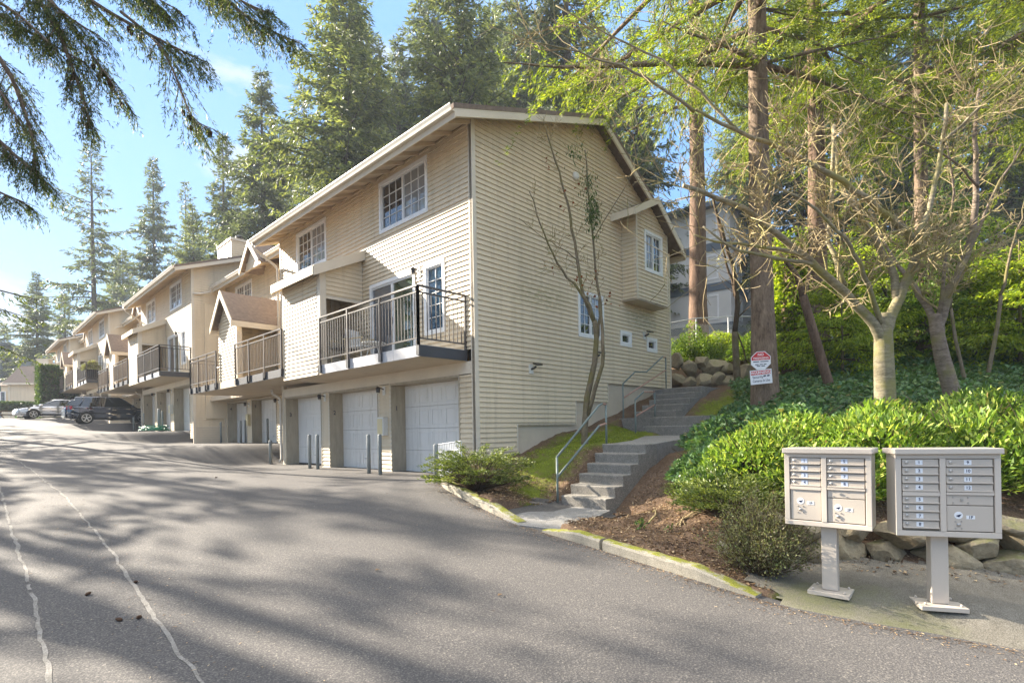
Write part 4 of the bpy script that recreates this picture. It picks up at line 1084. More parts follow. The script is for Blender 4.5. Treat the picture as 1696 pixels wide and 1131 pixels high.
# the fir beside the viewpoint whose long boughs cross the upper left of the sky
def bough(wood, pts, r0, rng, out, nsec=.07, l2=.62, hang=.34, dens=52, card=(.055, .010)):
    pts = np.array([tuple(p) for p in pts]); t = np.linspace(0, 1, 13)
    tt = np.linspace(0, 1, len(pts)); pr = np.c_[[np.interp(t, tt, pts[:, k]) for k in range(3)]].T
    for _ in range(2): pr[1:-1] = .25*pr[:-2]+.5*pr[1:-1]+.25*pr[2:]
    wood.tube([Vector(p) for p in pr], [max(.004, r0*(1-.88*q)) for q in t], 6, cap=False)
    L = np.linalg.norm(np.diff(pr, axis=0), axis=1).sum(); m = int(L/nsec)
    for j in range(m):
        q = rng.uniform(.12, 1)*12; i = min(11, int(q)); f = q-i
        P = pr[i]*(1-f)+pr[i+1]*f; T = unit(pr[i+1]-pr[i])
        sd = np.cross(T, [0, 0, 1.])*(1 if j % 2 else -1)
        ln = l2*(1.15-q/12)*rng.uniform(.4, 1.25)+.12
        D = unit(T*rng.uniform(.5, 1.0)+sd*rng.uniform(.5, 1.1)+np.array([0, 0, rng.uniform(-.5, .05)]))
        s = np.linspace(0, 1, 5); S = P+D*(ln*s)[:, None]; S[:, 2] -= .38*(ln*s)**2
        wood.tube([Vector(p) for p in S], [.006, .005, .004, .003, .002], 3, cap=False)
        k = max(3, int(ln/.075)); u = rng.uniform(.1, 1, k)
        P2 = P+D*(ln*u)[:, None]; P2[:, 2] -= .38*(ln*u)**2
        D2_ = unit(D*.5+rng.normal(scale=.35, size=(k, 3))+np.array([0, 0, -.75])); L2 = hang*rng.uniform(.35, 1.2, k)*(1.1-.5*u)
        out.append(sub_cards(P2, D2_, L2, rng, dens, card[0], card[1], .5, .2, .006))
        out.append(sub_cards(P[None], D[None], np.array([ln]), rng, dens*.7, card[0], card[1], .55, .38, .006))
rng = np.random.default_rng(5); wood = MB(); out = []; cones = MB()
ov = Vector((-10.2, 2.6, rz_(-10.2, 2.6)-.1))
OV = empty('fir_tree', ov, label='dark fir beside the road whose boughs hang across the upper left sky', cat='tree', group='firs across the road')
def rel(p): return p-ov
LIMBS = [[(-330, -160, 7.4), (-100, -50, 7.2), (0, 28, 7), (60, 60, 6.9), (145, 106, 6.8)],
         [(-330, -60, 7.6), (-60, 60, 7.2), (3, 80, 7), (40, 180, 6.8), (58, 240, 6.7), (60, 290, 6.7)],
         [(-300, -300, 7.8), (40, -80, 7.3), (150, 5, 7), (215, 40, 6.9), (290, 80, 6.8), (345, 105, 6.7)],
         [(-200, -420, 8.2), (200, -130, 7.6), (330, -40, 7.2), (385, 10, 7), (430, 45, 6.9), (498, 73, 6.8)],
         [(-250, -220, 7.6), (20, -60, 7.2), (85, 20, 7), (120, 110, 6.8), (140, 170, 6.7), (150, 215, 6.7)],
         [(40, -60, 7.2), (130, 60, 6.9), (170, 115, 6.8), (205, 165, 6.7)],
         [(200, 20, 6.9), (270, 75, 6.8), (300, 150, 6.7), (318, 200, 6.7), (355, 215, 6.6)],
         [(-300, 40, 7.7), (-80, 160, 7.3), (0, 235, 7), (50, 280, 6.9), (85, 310, 6.9)],
         [(-280, -380, 8), (60, -180, 7.5), (160, -60, 7.2), (230, -10, 7), (270, 15, 7)],
         [(-300, -260, 7.3), (-60, -110, 7), (60, -20, 6.8), (110, 30, 6.7), (165, 60, 6.6)],
         [(-260, -340, 7.7), (60, -150, 7.2), (150, -70, 7), (235, -15, 6.8), (300, 20, 6.7)],
         [(-200, -420, 8), (180, -200, 7.6), (280, -90, 7.2), (345, -30, 7), (410, 10, 6.8), (455, 25, 6.7)],
         [(-320, -200, 7), (-130, -80, 6.8), (-30, -10, 6.6), (30, 20, 6.5), (80, 70, 6.4)],
         [(-330, -20, 7.6), (-160, 200, 7.4), (-60, 290, 7.2), (0, 320, 7.1), (40, 335, 7)],
         [(-330, -120, 7), (-120, 0, 6.7), (-40, 90, 6.5), (0, 150, 6.4), (30, 200, 6.4)]]
for i, l in enumerate(LIMBS):
    pts = [rel(at(*q)) for q in l]
    if i not in (5, 6): pts = [Vector((0, 0, max(3.5, pts[0].z-.4)))]+pts
    bough(wood, pts, .05 if i not in (5, 6) else .02, rng, out, l2=.75)
for k in range(26):
    l = LIMBS[rng.integers(2, 7)]; f = rng.uniform(.55, .98)*(len(l)-1); i = min(len(l)-2, int(f)); f -= i
    p = rel(at(*l[i]))*(1-f)+rel(at(*l[i+1]))*f+Vector((rng.uniform(-.04, .04), rng.uniform(-.04, .04), -rng.uniform(.03, .09)))
    cones.lathe(p, (rng.uniform(-.2, .2), rng.uniform(-.2, .2), -1), [(.008, 0), (.022, .015), (.026, .035), (.02, .06), (.006, .085)], 7)
tk = MB(); tk.tube([(0, 0, -.3), (0, 0, 4), (.1, 0, 9), (.1, .1, 15), (.15, .1, 21)], [.36, .28, .22, .13, .03], 12)
tk.build('trunk', 'bark_fir', OV, True); wood.build('branches', 'bark_fir', OV, True); cards_obj('crown', out, 'needles_fg', OV); cones.build('cones', 'cone_brown', OV, True)
t2, w2, V2 = fir_mesh(H=21, base=8.5, R=3.2, tr=.02, seed=31, step=.7, per=4, dens=8, card=(.35, .09), droop=.4)
w2.build('branches', 'bark_far', OV, True); cards_obj('crown', [V2], 'needles_fg', OV)

# ------------------------------------------------------------------ leafless trees
def grow(mb, p, d, L, r, lvl, R, twigs, wig=.15, up=.12, nseg=5, minr=.0042):
    pts = [Vector(p)]; d = Vector(d).normalized(); rad = [r]
    for i in range(nseg):
        d = (d+Vector((R.gauss(0, wig), R.gauss(0, wig), R.gauss(0, wig)+up))*.55).normalized()
        pts.append(pts[-1]+d*(L/nseg)); rad.append(max(minr, r*(1-(i+1)/nseg*.75)))
    mb.tube(pts, rad, 5 if r > .012 else 3, cap=False)
    if lvl > 0: sprout(mb, pts, rad, L, lvl, R, twigs, wig, up)
    return pts
def sprout(mb, pts, rad, L, lvl, R, n, wig=.22, up=.15, lo=.15, ang=(.5, 1.1), ratio=.58):
    for k in range(n):
        f = R.uniform(lo, 1)*(len(pts)-1); i = min(len(pts)-2, int(f)); f -= i
        p = pts[i].lerp(pts[i+1], f); d = (pts[i+1]-pts[i]).normalized(); s = d.orthogonal().normalized()
        s.rotate(__import__('mathutils').Quaternion(d, R.uniform(0, 6.28)))
        nd = d*math.cos(1)+s*R.uniform(*ang)
        grow(mb, p, nd, L*ratio*R.uniform(.5, 1.2), max(.0065, rad[i]*.55*R.uniform(.6, 1)), lvl-1, R, max(2, int(n*.6)), wig, up)
def limb(mb, root, px, r0, r1, n=7):
    pts = [at(*q)-root for q in px]
    P = []
    for a, b in zip(pts[:-1], pts[1:]):
        for k in range(3): P.append(a.lerp(b, k/3))
    P.append(pts[-1])
    for _ in range(2): P = [P[0]]+[(a+b*2+c)/4 for a, b, c in zip(P[:-2], P[1:-1], P[2:])]+[P[-1]]
    R = random.Random(int(px[0][0]*7+px[-1][1])); m = len(P)-1
    P = [p+Vector((R.gauss(0, .012), R.gauss(0, .012), R.gauss(0, .012))) for p in P]
    rad = [r0+(r1-r0)*i/m for i in range(m+1)]
    mb.tube(P, rad, n); return P, rad
def bare_tree(label, base, trunk, limbs, mats, seed, twn=9, name='bare_tree', lvl=2, L=1.0):
    R = random.Random(seed); b = at(*base); b.z = hz(b.x, b.y)-.08
    r = empty(name, b, label=label, cat='tree', group='leafless trees')
    tm = MB(); px, ra = trunk; P = [at(*q)-b for q in px]; P = [Vector((P[0].x, P[0].y, 0))]+P
    Q = []
    for a, c in zip(P[:-1], P[1:]):
        for k in range(3): Q.append(a.lerp(c, k/3))
    Q.append(P[-1])
    m = len(Q)-1; tm.tube(Q, [ra[0]*(1.18 if i == 0 else 1)+(ra[1]-ra[0])*i/m for i in range(m+1)], 12)
    tm.build('trunk', mats[0], r, True)
    lm, tw = MB(), MB()
    for px, r0, r1, n in limbs:
        P, rad = limb(lm, b, px, r0, r1); sprout(tw, P, [max(.009, q*.5) for q in rad], L, lvl, R, n, .17, .1)
    lm.build('limbs', mats[1], r, True); tw.build('twigs', mats[2], r)['kind'] = 'stuff'
    return r
bare_tree('pale barked leafless tree forking low, nearer the sign trunk', (1467, 680, 7.9), ([(1467, 690, 7.9), (1464, 600, 7.9), (1463, 550, 7.9), (1466, 520, 7.9)], (.155, .105)), [
    ([(1464, 575, 7.9), (1448, 535, 7.88), (1415, 500, 7.8), (1370, 460, 7.6), (1320, 415, 7.4), (1270, 372, 7.2), (1215, 335, 7.0), (1130, 310, 6.8)], .08, .026, 13),
    ([(1464, 570, 7.9), (1474, 525, 7.9), (1497, 475, 7.9), (1522, 425, 7.8), (1518, 398, 7.7), (1490, 378, 7.6), (1440, 330, 7.4), (1370, 285, 7.2), (1300, 250, 7.0), (1220, 215, 6.8), (1150, 185, 6.7)], .085, .018, 15),
    ([(1150, 185, 6.7), (1090, 140, 6.6), (1030, 110, 6.5), (960, 85, 6.4), (880, 70, 6.3)], .022, .006, 8),
    ([(1220, 215, 6.8), (1160, 150, 6.9), (1100, 100, 7), (1010, 60, 7.1), (920, 10, 7.2)], .022, .008, 8),
    ([(1488, 500, 7.9), (1478, 440, 8), (1440, 380, 8.1), (1420, 355, 8.1), (1385, 300, 8.2), (1380, 205, 8.3)], .06, .025, 12),
    ([(1400, 470, 7.7), (1370, 400, 7.9), (1380, 330, 8), (1378, 270, 8), (1380, 208, 8)], .035, .028, 8),
    ([(1330, 420, 7.4), (1270, 410, 7.2), (1200, 405, 7.0), (1150, 390, 6.9)], .03, .01, 6),
    ([(1350, 440, 7.5), (1280, 425, 7.1), (1220, 418, 6.9), (1165, 375, 6.8)], .03, .012, 6),
    ([(1240, 350, 7.1), (1180, 320, 7.3), (1120, 330, 7.5)], .02, .008, 5),
    ([(1518, 400, 7.7), (1545, 330, 7.8), (1560, 250, 7.9), (1568, 172, 8)], .04, .026, 10),
    ([(1560, 240, 7.9), (1610, 190, 7.7), (1660, 140, 7.5), (1700, 105, 7.4)], .025, .008, 8),
    ([(1462, 545, 7.9), (1440, 470, 7.6), (1415, 420, 7.3), (1390, 380, 7.1), (1330, 330, 6.9), (1250, 290, 6.7)], .04, .012, 9)],
    ('bark_grey', 'bark_grey', 'twig_tan'), 3, 10, lvl=3, L=1.7)
bare_tree('plum barked leafless tree leaning left, right of the pale one', (1580, 665, 8.6), ([(1578, 655, 8.6), (1560, 590, 8.6), (1551, 545, 8.6), (1550, 520, 8.6)], (.135, .08)), [
    ([(1554, 565, 8.6), (1558, 520, 8.58), (1575, 476, 8.5), (1605, 425, 8.4), (1612, 370, 8.4), (1620, 300, 8.3), (1615, 225, 8.3), (1620, 150, 8.2)], .09, .02, 12),
    ([(1553, 530, 8.6), (1580, 470, 8.7), (1608, 410, 8.8), (1640, 330, 8.9), (1690, 240, 9)], .05, .012, 9),
    ([(1553, 565, 8.6), (1545, 525, 8.65), (1525, 488, 8.8), (1500, 455, 9), (1480, 430, 9.2), (1440, 350, 9.4)], .07, .015, 8),
    ([(1552, 530, 8.6), (1562, 450, 8.4), (1572, 400, 8.3), (1580, 320, 8.2), (1570, 240, 8.1)], .03, .012, 8),
    ([(1618, 310, 8.3), (1580, 260, 8.0), (1520, 235, 7.8), (1460, 210, 7.6)], .02, .006, 7)],
    ('bark_plum', 'bark_plum', 'twig_tan'), 8, 9, lvl=3, L=1.6)
R = random.Random(12)
mt = bare_tree('slim leafless maple growing against the gable wall', (968, 722, 12.0), ([(968, 715, 12.0), (972, 660, 12.0), (985, 600, 11.9), (988, 560, 11.9), (985, 530, 11.9)], (.08, .05)), [
    ([(985, 535, 11.9), (968, 490, 11.8), (940, 460, 11.7), (915, 425, 11.6), (895, 370, 11.5), (878, 318, 11.5)], .038, .010, 12),
    ([(985, 535, 11.9), (965, 490, 11.9), (955, 420, 11.9), (945, 360, 11.9), (930, 300, 11.9), (915, 250, 11.8), (903, 207, 11.8)], .045, .012, 14),
    ([(988, 560, 11.9), (997, 500, 11.8), (985, 450, 11.8), (982, 380, 11.8), (975, 320, 11.8), (968, 250, 11.8)], .036, .012, 12),
    ([(972, 690, 12.0), (995, 620, 11.7), (1000, 570, 11.6), (995, 520, 11.7), (993, 490, 11.7)], .05, .03, 2),
    ([(955, 430, 11.9), (930, 410, 11.7), (905, 400, 11.5), (860, 360, 11.3)], .014, .005, 6),
    ([(982, 400, 11.8), (1010, 350, 11.6), (1040, 300, 11.5), (1070, 260, 11.4)], .012, .005, 6)],
    ('bark_moss', 'bark_moss', 'twig_tan'), 5, 6, 'maple_tree', 2, .75)
rng = np.random.default_rng(8); ov = mt.location
Vs = []
def tuft(cx, cy, w, n, sx, sz, mats):
    c = np.array(at(cx, cy, w)-ov); P = c+rng.normal(size=(n, 3))*np.array([sx, sx, sz])
    return cards(P, rng.normal(scale=.4, size=(n, 3))+np.array([0, 0, -1.]), rng.uniform(.05, .14, n), .022, rng)
cards_obj('moss_tufts', [tuft(982, 350, 11.6, 420, .08, .2, 0), tuft(972, 300, 11.7, 110, .1, .15, 0), tuft(952, 250, 11.7, 70, .12, .12, 0)], 'thuja', mt)['kind'] = 'stuff'
n = 45; L = [(950, 470), (990, 480), (1000, 500), (930, 340), (905, 280), (975, 470), (1005, 505), (915, 440), (960, 310)]
P = np.array([np.array(at(*L[rng.integers(len(L))], 11.7)-ov) for _ in range(n)])+rng.normal(scale=.13, size=(n, 3))
cards_obj('dead_leaves', [cards(P, rng.normal(size=(n, 3)), .08, .06, rng)], 'red_leaf', mt)
bare_tree('thin dark crooked tree between the boulders and the sign trunk', (1222, 640, 18), ([(1222, 640, 18), (1219, 590, 18), (1217, 550, 18)], (.13, .1)), [
    ([(1217, 550, 18), (1222, 510, 18), (1217, 460, 17.9), (1208, 420, 17.8), (1195, 380, 17.7), (1180, 330, 17.6)], .09, .04, 7),
    ([(1218, 490, 18), (1208, 450, 18), (1195, 410, 18), (1188, 350, 18)], .05, .02, 5),
    ([(1220, 530, 18), (1232, 515, 18), (1245, 505, 18)], .03, .012, 3),
    ([(1218, 545, 18), (1230, 570, 17.9), (1236, 600, 17.8)], .03, .02, 0)], ('bark_moss', 'twig_dark', 'twig_dark'), 7, 6, lvl=1, L=1.8)
bare_tree('leaning dead red brown trunk on the ivy bank', (1376, 650, 12.5), ([(1374, 640, 12.5), (1350, 560, 12.5), (1330, 490, 12.4)], (.12, .09)), [
    ([(1330, 490, 12.4), (1318, 450, 12.4), (1290, 420, 12.3)], .085, .03, 3), ([(1336, 480, 12.4), (1344, 430, 12.5), (1342, 380, 12.5)], .05, .03, 2)], ('bark_red', 'bark_red', 'twig_dark'), 9, 3, 'dead_tree', 1)
bare_tree('thin bare sapling leaning right near the right edge', (1638, 622, 12.5), ([(1636, 622, 12.5), (1652, 540, 12.5), (1658, 490, 12.5)], (.05, .038)), [([(1658, 490, 12.5), (1672, 430, 12.5), (1685, 380, 12.4), (1700, 330, 12.4)], .036, .012, 6)], ('bark_moss', 'bark_moss', 'twig_tan'), 10, 4, 'sapling', 1)
bare_tree('thin bare sapling just right of the plum barked tree', (1598, 625, 12), ([(1597, 625, 12), (1582, 560, 12), (1575, 510, 12)], (.045, .03)), [([(1575, 510, 12), (1572, 470, 12), (1566, 420, 12)], .03, .012, 6)], ('bark_moss', 'bark_moss', 'twig_tan'), 11, 4, 'sapling', 1)
# ------------------------------------------------------------------ shrubs and ground cover
def mound(n, rad, h, seed, L, W, depth=.35, upb=.5, lump=.22, inner=.0):
    """leaf cards through the outer layer of an uneven dome, base at z=0"""
    rng = np.random.default_rng(seed)
    d = unit(rng.normal(size=(n, 3))); d[:, 2] = np.abs(d[:, 2])*1.0-.12
    cl = unit(rng.normal(size=(26, 3))); cl[:, 2] = np.abs(cl[:, 2]); am = rng.uniform(-1, 1, 26)
    b = (np.exp(-((d[:, None, :]-cl[None])**2).sum(-1)/.09)*am[None]).sum(1)
    s = (1-depth*rng.random(n)**1.6)*(1+lump*b)
    P = d*s[:, None]*np.array([rad, rad, h]); P[:, 2] = np.maximum(P[:, 2]+.05, .02)
    D = d*rng.uniform(.3, 1.1, n)[:, None]+rng.normal(scale=.55, size=(n, 3))+np.array([0, 0, upb])
    return cards(P, D, L*rng.uniform(.6, 1.3, n), W*rng.uniform(.7, 1.2, n), rng, up=np.array([0, 0, 1.2]))
def stems(mb, rad, h, seed, n=14, r=.008):
    R = random.Random(seed)
    for k in range(n):
        a = R.uniform(0, 6.28); q = R.uniform(.3, .9)
        mb.tube([(R.uniform(-.06, .06), R.uniform(-.06, .06), -.05), (math.cos(a)*rad*q*.5, math.sin(a)*rad*q*.5, h*.45), (math.cos(a)*rad*q, math.sin(a)*rad*q, h*R.uniform(.6, .95))], [r*1.5, r, r*.4], 4, cap=False)
shr = {}
def shrub(key, label, p, name, group, spec=None, mat=None, rz=0, sc=(1, 1, 1), cat='shrub'):
    if key not in shr:
        r = empty(name, p, rz); mb = MB(); stems(mb, spec['rad'], spec['h'], spec['seed']); mb.build('stems', 'twig_dark', r)
        cards_obj('foliage', [mound(**spec)], mat, r); shr[key] = r
    else:
        r = copy_tree(shr[key]); r.location = p; r.rotation_euler = (0, 0, rz)
    r.scale = sc; return tag(r, label, cat, group)
def on(r, w, dz=-.03):
    p = cw(r, w); p.z = hz(p.x, p.y)+dz; return p
HS = dict(n=4200, rad=.82, h=.95, seed=51, L=.105, W=.034, upb=.55)
HS2 = dict(n=4200, rad=.85, h=.9, seed=52, L=.10, W=.036, upb=.5)
HL = [(3.55, 7.6, 'bright green laurel bush at the left end of the hedge, beside the ivy', .95, .85), (4.0, 6.95, 'bright green laurel bush in the hedge just left of the smaller letter box', .85, .8),
      (4.85, 7.05, 'bright green laurel bush in the hedge behind the smaller letter box', 1, 1.05), (5.75, 6.75, 'bright green laurel bush in the hedge in the gap between the letter boxes', 1, 1.1),
      (6.65, 6.5, 'bright green laurel bush in the hedge behind the larger letter box', 1, 1.12), (7.6, 6.2, 'bright green laurel bush in the hedge at the right edge of the view', 1.05, 1.15),
      (4.3, 7.9, 'laurel bush in the second row, left of the pale forked tree', 1, .75), (5.5, 7.75, 'laurel bush at the foot of the pale forked tree', 1, .95), (6.6, 7.6, 'laurel bush in the second row, at the foot of the plum barked tree', 1, 1.0), (8.0, 7.3, 'laurel bush in the second row near the right edge', 1.1, 1.0)]
for i, (r, w, lab, s, h) in enumerate(HL):
    shrub('h%d' % (i % 2), lab, on(r, w), 'laurel_bush', 'laurel hedge behind the letter boxes', (HS, HS2)[i % 2], 'hedge_leaf', i*1.3, (s*1.14, s*1.14, h*1.03))
IV = dict(n=3600, rad=.8, h=.7, seed=53, L=.10, W=.075, upb=.5)
for i, (r, w, lab, s, h) in enumerate(((2.75, 7.35, 'pale edged ivy mound next to the bare soil', .55, .75), (3.2, 8.5, 'dark ivy mound beside the mossy path edge', .9, .85), (3.9, 9.3, 'dark ivy mound below the sign trunk', 1.05, .9), (4.8, 9.0, 'dark ivy mound between the sign trunk and the pale forked tree', 1.1, .8), (4.75, 10.9, 'dark ivy mound left of the sign trunk by the boulders', .8, .8))):
    if i == 0: shrub('ivl', lab, on(r, w), 'ivy_mound', 'ivy mounds', dict(IV, n=3000, seed=54, L=.085, W=.065), 'ivy_olive', 0, (s, s, h), 'ivy')
    else: shrub('iv', lab, on(r, w), 'ivy_mound', 'ivy mounds', IV, 'ivy_leaf', i*1.1, (s, s, h), 'ivy')
# junipers
def juniper(label, p, seed, n, rad, h, name='juniper', sprays=95, mat='juniper', rz=0):
    rng = np.random.default_rng(seed); r = empty(name, p, rz, label=label, cat='shrub', group='low junipers'); wd = MB(); out = []
    for k in range(sprays):
        a = rng.uniform(0, 6.28); q = rng.uniform(.35, 1); hh = h*rng.uniform(.25, 1)*(1.15-.5*q)
        b = np.array([math.cos(a)*rad*q, math.sin(a)*rad*q, hh])
        wd.tube([(0, 0, 0), tuple(b*np.array([.5, .5, .55])), tuple(b)], [.012, .007, .003], 4, cap=False)
        m = n//sprays; T = unit(b*np.array([1, 1, .25])); S = np.cross(T, [0, 0, 1])
        f = rng.random(m); P = b+T*((f-.55)*.34)[:, None]+S*(rng.normal(scale=.075, size=m)*(1.2-f))[:, None]+rng.normal(scale=.014, size=(m, 3))
        P[:, 2] += .03*np.sin(f*3)
        D = T*.8+S*(np.sign(rng.normal(size=m))*.6)[:, None]+rng.normal(scale=.25, size=(m, 3))+np.array([0, 0, .25])
        out.append(cards(P, D, .055*rng.uniform(.6, 1.3, m), .016, rng))
    wd.build('stems', 'twig_dark', r); cards_obj('foliage', out, mat, r); return r
p = at(790, 800, 9.75); juniper('spreading juniper inside the curved kerb by the garage', (p.x, p.y, hz(p.x, p.y)-.02), 61, 12000, .9, .85, sprays=170)
p = cw(2.72, 6.75); juniper('yellow green juniper on the bare soil by the ivy', (p.x, p.y, hz(p.x, p.y)-.02), 62, 8000, .62, .55, sprays=110)
# heather like bush beside the smaller letter box
p = cw(2.55, 5.55); rng = np.random.default_rng(64)
r = empty('heather_bush', (p.x, p.y, hz(p.x, p.y)-.03), label='twiggy grey green heather bush beside the smaller letter box stand', cat='shrub')
wd = MB(); out = []
for k in range(420):
    a = rng.uniform(0, 6.28); q = rng.uniform(.1, 1)**.7; tip = rng.normal(scale=.06, size=3)*np.array([1, 1, .8])+np.array([math.cos(a)*.5*q, math.sin(a)*.5*q, .86*(1.05-.5*q*q)*rng.uniform(.5, 1.05)])
    m_ = tip*np.array([.55, .55, .5]); m_ = m_+rng.normal(scale=.05, size=3); wd.tube([(tip[0]*.1, tip[1]*.1, 0), tuple(m_), tuple(tip)], [.004, .003, .0015], 3, cap=False)
    m = 32; f = rng.uniform(.35, 1, m); P = np.where(f[:, None] < .5, m_*(f/.5)[:, None], m_+(tip-m_)*((f-.5)/.5)[:, None])
    out.append(cards(P+rng.normal(scale=.03, size=(m, 3)), (tip-m_)+rng.normal(scale=.3, size=(m, 3)), .034, .011, rng))
wd.build('stems', 'twig_dark', r); cards_obj('foliage', out, 'heather', r)
# small sprig plants on the soil
for i, (px, py, lab) in enumerate(((1063, 888, 'small green sprig on the soil behind the second kerb'), (1108, 880, 'tiny seedling on the soil right of the small green sprig'))):
    p = at(px, py, 6.9-.15*i); b = Vector((p.x, p.y, hz(p.x, p.y))); rng = np.random.default_rng(70+i); n = 34-20*i
    r = empty('seedling', b, label=lab, cat='plant'); wd = MB(); wd.tube([(0, 0, -.02), (.01, 0, .06), (.02, .01, .13-.05*i)], [.005, .004, .002], 5); wd.build('stem', 'twig_dark', r)
    cards_obj('leaves', [cards(rng.normal(scale=.03, size=(n, 3))+np.array([0, 0, .08-.03*i]), rng.normal(size=(n, 3))*.8+np.array([0, 0, .7]), .075-.03*i, .022, rng)], 'ivy_olive', r)
# bright shrubs catching the sun above the ivy bank
LS = dict(n=7500, rad=2.0, h=2.5, seed=81, L=.22, W=.075, depth=.6, upb=-.35, lump=.42)
LS2 = dict(n=7500, rad=2.1, h=2.3, seed=82, L=.17, W=.10, depth=.55, upb=-.1, lump=.45)
LL = [(1395, 14.5, 'sunlit yellow green shrub right of the leaning dead trunk', .8, .95), (1470, 16.5, 'sunlit yellow green shrub behind the pale forked tree', 1.05, 1.1), (1540, 15, 'sunlit yellow green shrub just left of the plum barked tree', .9, .9), (1620, 15.5, 'sunlit yellow green shrub behind the bare saplings', 1, 1.15),
      (1690, 14, 'sunlit yellow green shrub at the right edge of the bank', 1, 1.1), (1560, 20, 'taller sunlit shrub high behind the plum barked tree', 1.2, 1.6), (1680, 20, 'taller sunlit shrub high behind the sapling at the right', 1.3, 1.6), (1440, 21, 'taller leafy shrub high behind the pale forked tree', 1.3, 1.7), (1385, 22, 'green leafy shrub behind the ivy clad stump', 1.2, 1.1),
      (1150, 21.2, 'yellow green shrub above the boulders next to the gable corner', .55, .55), (1198, 21.6, 'yellow green shrub above the boulders, under the wire fence', .5, .42), (1250, 20, 'low yellow green shrub behind the sign trunk', .55, .5), (1305, 19, 'low bright shrub in front of the ivy clad stump', .6, .45)]
LK = {}
def layered(key, label, p, rz, sc):
    """young hemlock like growth: flat sprays in tiers"""
    if key not in LK:
        sd, R_, H_ = {'x': (301, 1.75, 3.4), 'y': (302, 2.1, 2.9), 'z': (303, 1.3, 4.2)}[key]
        tk, wd, V = fir_mesh(H=H_, base=.25, R=R_, tr=.05, seed=sd, step=.2, per=5, dens=30, card=(.115, .042), droop=.28, prof=.55, shoot=.12, sag=.5)
        r = empty('shrub', p); tk.build('stem', 'bark_moss', r, True); wd.build('branches', 'twig_dark', r); cards_obj('foliage', [V], {'x': 'lime_leaf', 'y': 'lime_leaf', 'z': 'fern_leaf'}[key], r); LK[key] = r
    else: r = copy_tree(LK[key]); r.location = p
    r.rotation_euler = (0, 0, rz); r.scale = sc; return tag(r, label, 'shrub', 'sunlit shrubs on the bank')
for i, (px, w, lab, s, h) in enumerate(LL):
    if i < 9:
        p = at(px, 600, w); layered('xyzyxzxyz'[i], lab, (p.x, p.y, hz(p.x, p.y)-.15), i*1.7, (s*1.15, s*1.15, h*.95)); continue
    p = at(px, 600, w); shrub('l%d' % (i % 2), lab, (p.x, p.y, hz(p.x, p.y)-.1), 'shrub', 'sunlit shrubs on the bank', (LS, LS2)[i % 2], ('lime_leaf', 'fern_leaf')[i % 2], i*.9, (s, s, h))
# ivy clad stump
p = at(1318, 610, 17.5); rng = np.random.default_rng(90); r = empty('ivy_stump', (p.x, p.y, hz(p.x, p.y)-.2), label='tall old stump wrapped in bright ivy behind the sign trunk', cat='tree')
tk = MB(); tk.tube([(0, 0, 0), (0, .05, 2), (.05, 0, 4.4)], [.42, .36, .3], 12); tk.build('trunk', 'bark_red', r, True)
n = 7000; a = rng.uniform(0, 6.28, n); z = rng.uniform(.5, 4.9, n); q = .40+.22*rng.random(n)+.08*np.sin(z*4+a*2)
P = np.c_[np.cos(a)*q, np.sin(a)*q, z]; cards_obj('ivy', [cards(P, np.c_[np.cos(a), np.sin(a), -.5+0*a]+rng.normal(scale=.5, size=(n, 3)), .13, .10, rng)], 'lime_leaf', r)
# ivy covering the bank
rng = np.random.default_rng(91); n = 52000
rr_ = rng.uniform(3.2, 19, n*2); ww_ = rng.uniform(8.2, 20, n*2)
px = 848+rr_/ww_*886; ok = (px > 1195+ (20-ww_)*4) & (px < 1800) & ~((ww_ > 16.6) & (px < 1275)) & (rng.random(n*2) < (9.5/ww_)**1.2*1.1)
rr_, ww_ = rr_[ok][:n], ww_[ok][:n]
X = CAMX+rr_*D2[0]+ww_*D2[1]; Yc = CAMY+rr_*D1[0]+ww_*D1[1]
Zc = np.concatenate([hill_h(X[i:i+4000], Yc[i:i+4000]) for i in range(0, len(X), 4000)])+rng.random(len(X))**1.4*.24+.05*np.sin(X*3)*np.cos(Yc*2.6)
k = len(X); P = np.c_[X, Yc, Zc]
o = cards_obj('ivy_ground_cover', [cards(P, rng.normal(size=(k, 3))*np.array([1, 1, .35])+np.array([-.25, -.25, .15]), rng.uniform(.07, .14, k)*(ww_/11)**.3, rng.uniform(.06, .10, k), rng, up=np.array([-.3, -.3, 1.6]))], 'ivy_leaf')
tag(o, 'dark green ivy carpeting the bank below the trees', 'ivy', kind='stuff')
# moss cushions and litter
rng = np.random.default_rng(92)
cand = np.c_[rng.uniform(-2.6, 9, 160000), rng.uniform(-8.2, -.1, 160000)]
mv = moss_f(cand)*(.62+.38*np.sin(cand[:, 0]*5+1.3*np.sin(cand[:, 1]*4))*np.cos(cand[:, 1]*5.3))
ok = (mv > rng.uniform(.36, .9, len(cand))) & (cand[:, 0] > kerb_x(cand[:, 1])+.2) & ~((cand[:, 1] < -2.5) & (cand[:, 1] > -3.62) & (cand[:, 0] < 1.5) & (cand[:, 0] > -2.2)) & ~((cand[:, 0] > 1.3) & (cand[:, 1] < -1.6-(4.45-cand[:, 0])*.32) & (cand[:, 1] > -3.55+(cand[:, 0]-1.4)*.2) & (cand[:, 0] < 4.9))
q = cand[ok][:60000]; q = q[(q[:, 0] < 4.9) | (q[:, 1] < -2.1)]
Z = bed_h(q[:, 0], q[:, 1]) if False else np.concatenate([bed_h(q[i:i+4000, 0], q[i:i+4000, 1]) for i in range(0, len(q), 4000)])
P = np.c_[q, Z]; k = len(P)
tag(cards_obj('moss', [cards(P, rng.normal(size=(k, 3))*.9+np.array([0, 0, .55]), rng.uniform(.014, .034, k), .012, rng)], 'moss_leaf'), 'bright green moss on the slope beside the steps', 'moss', kind='stuff')
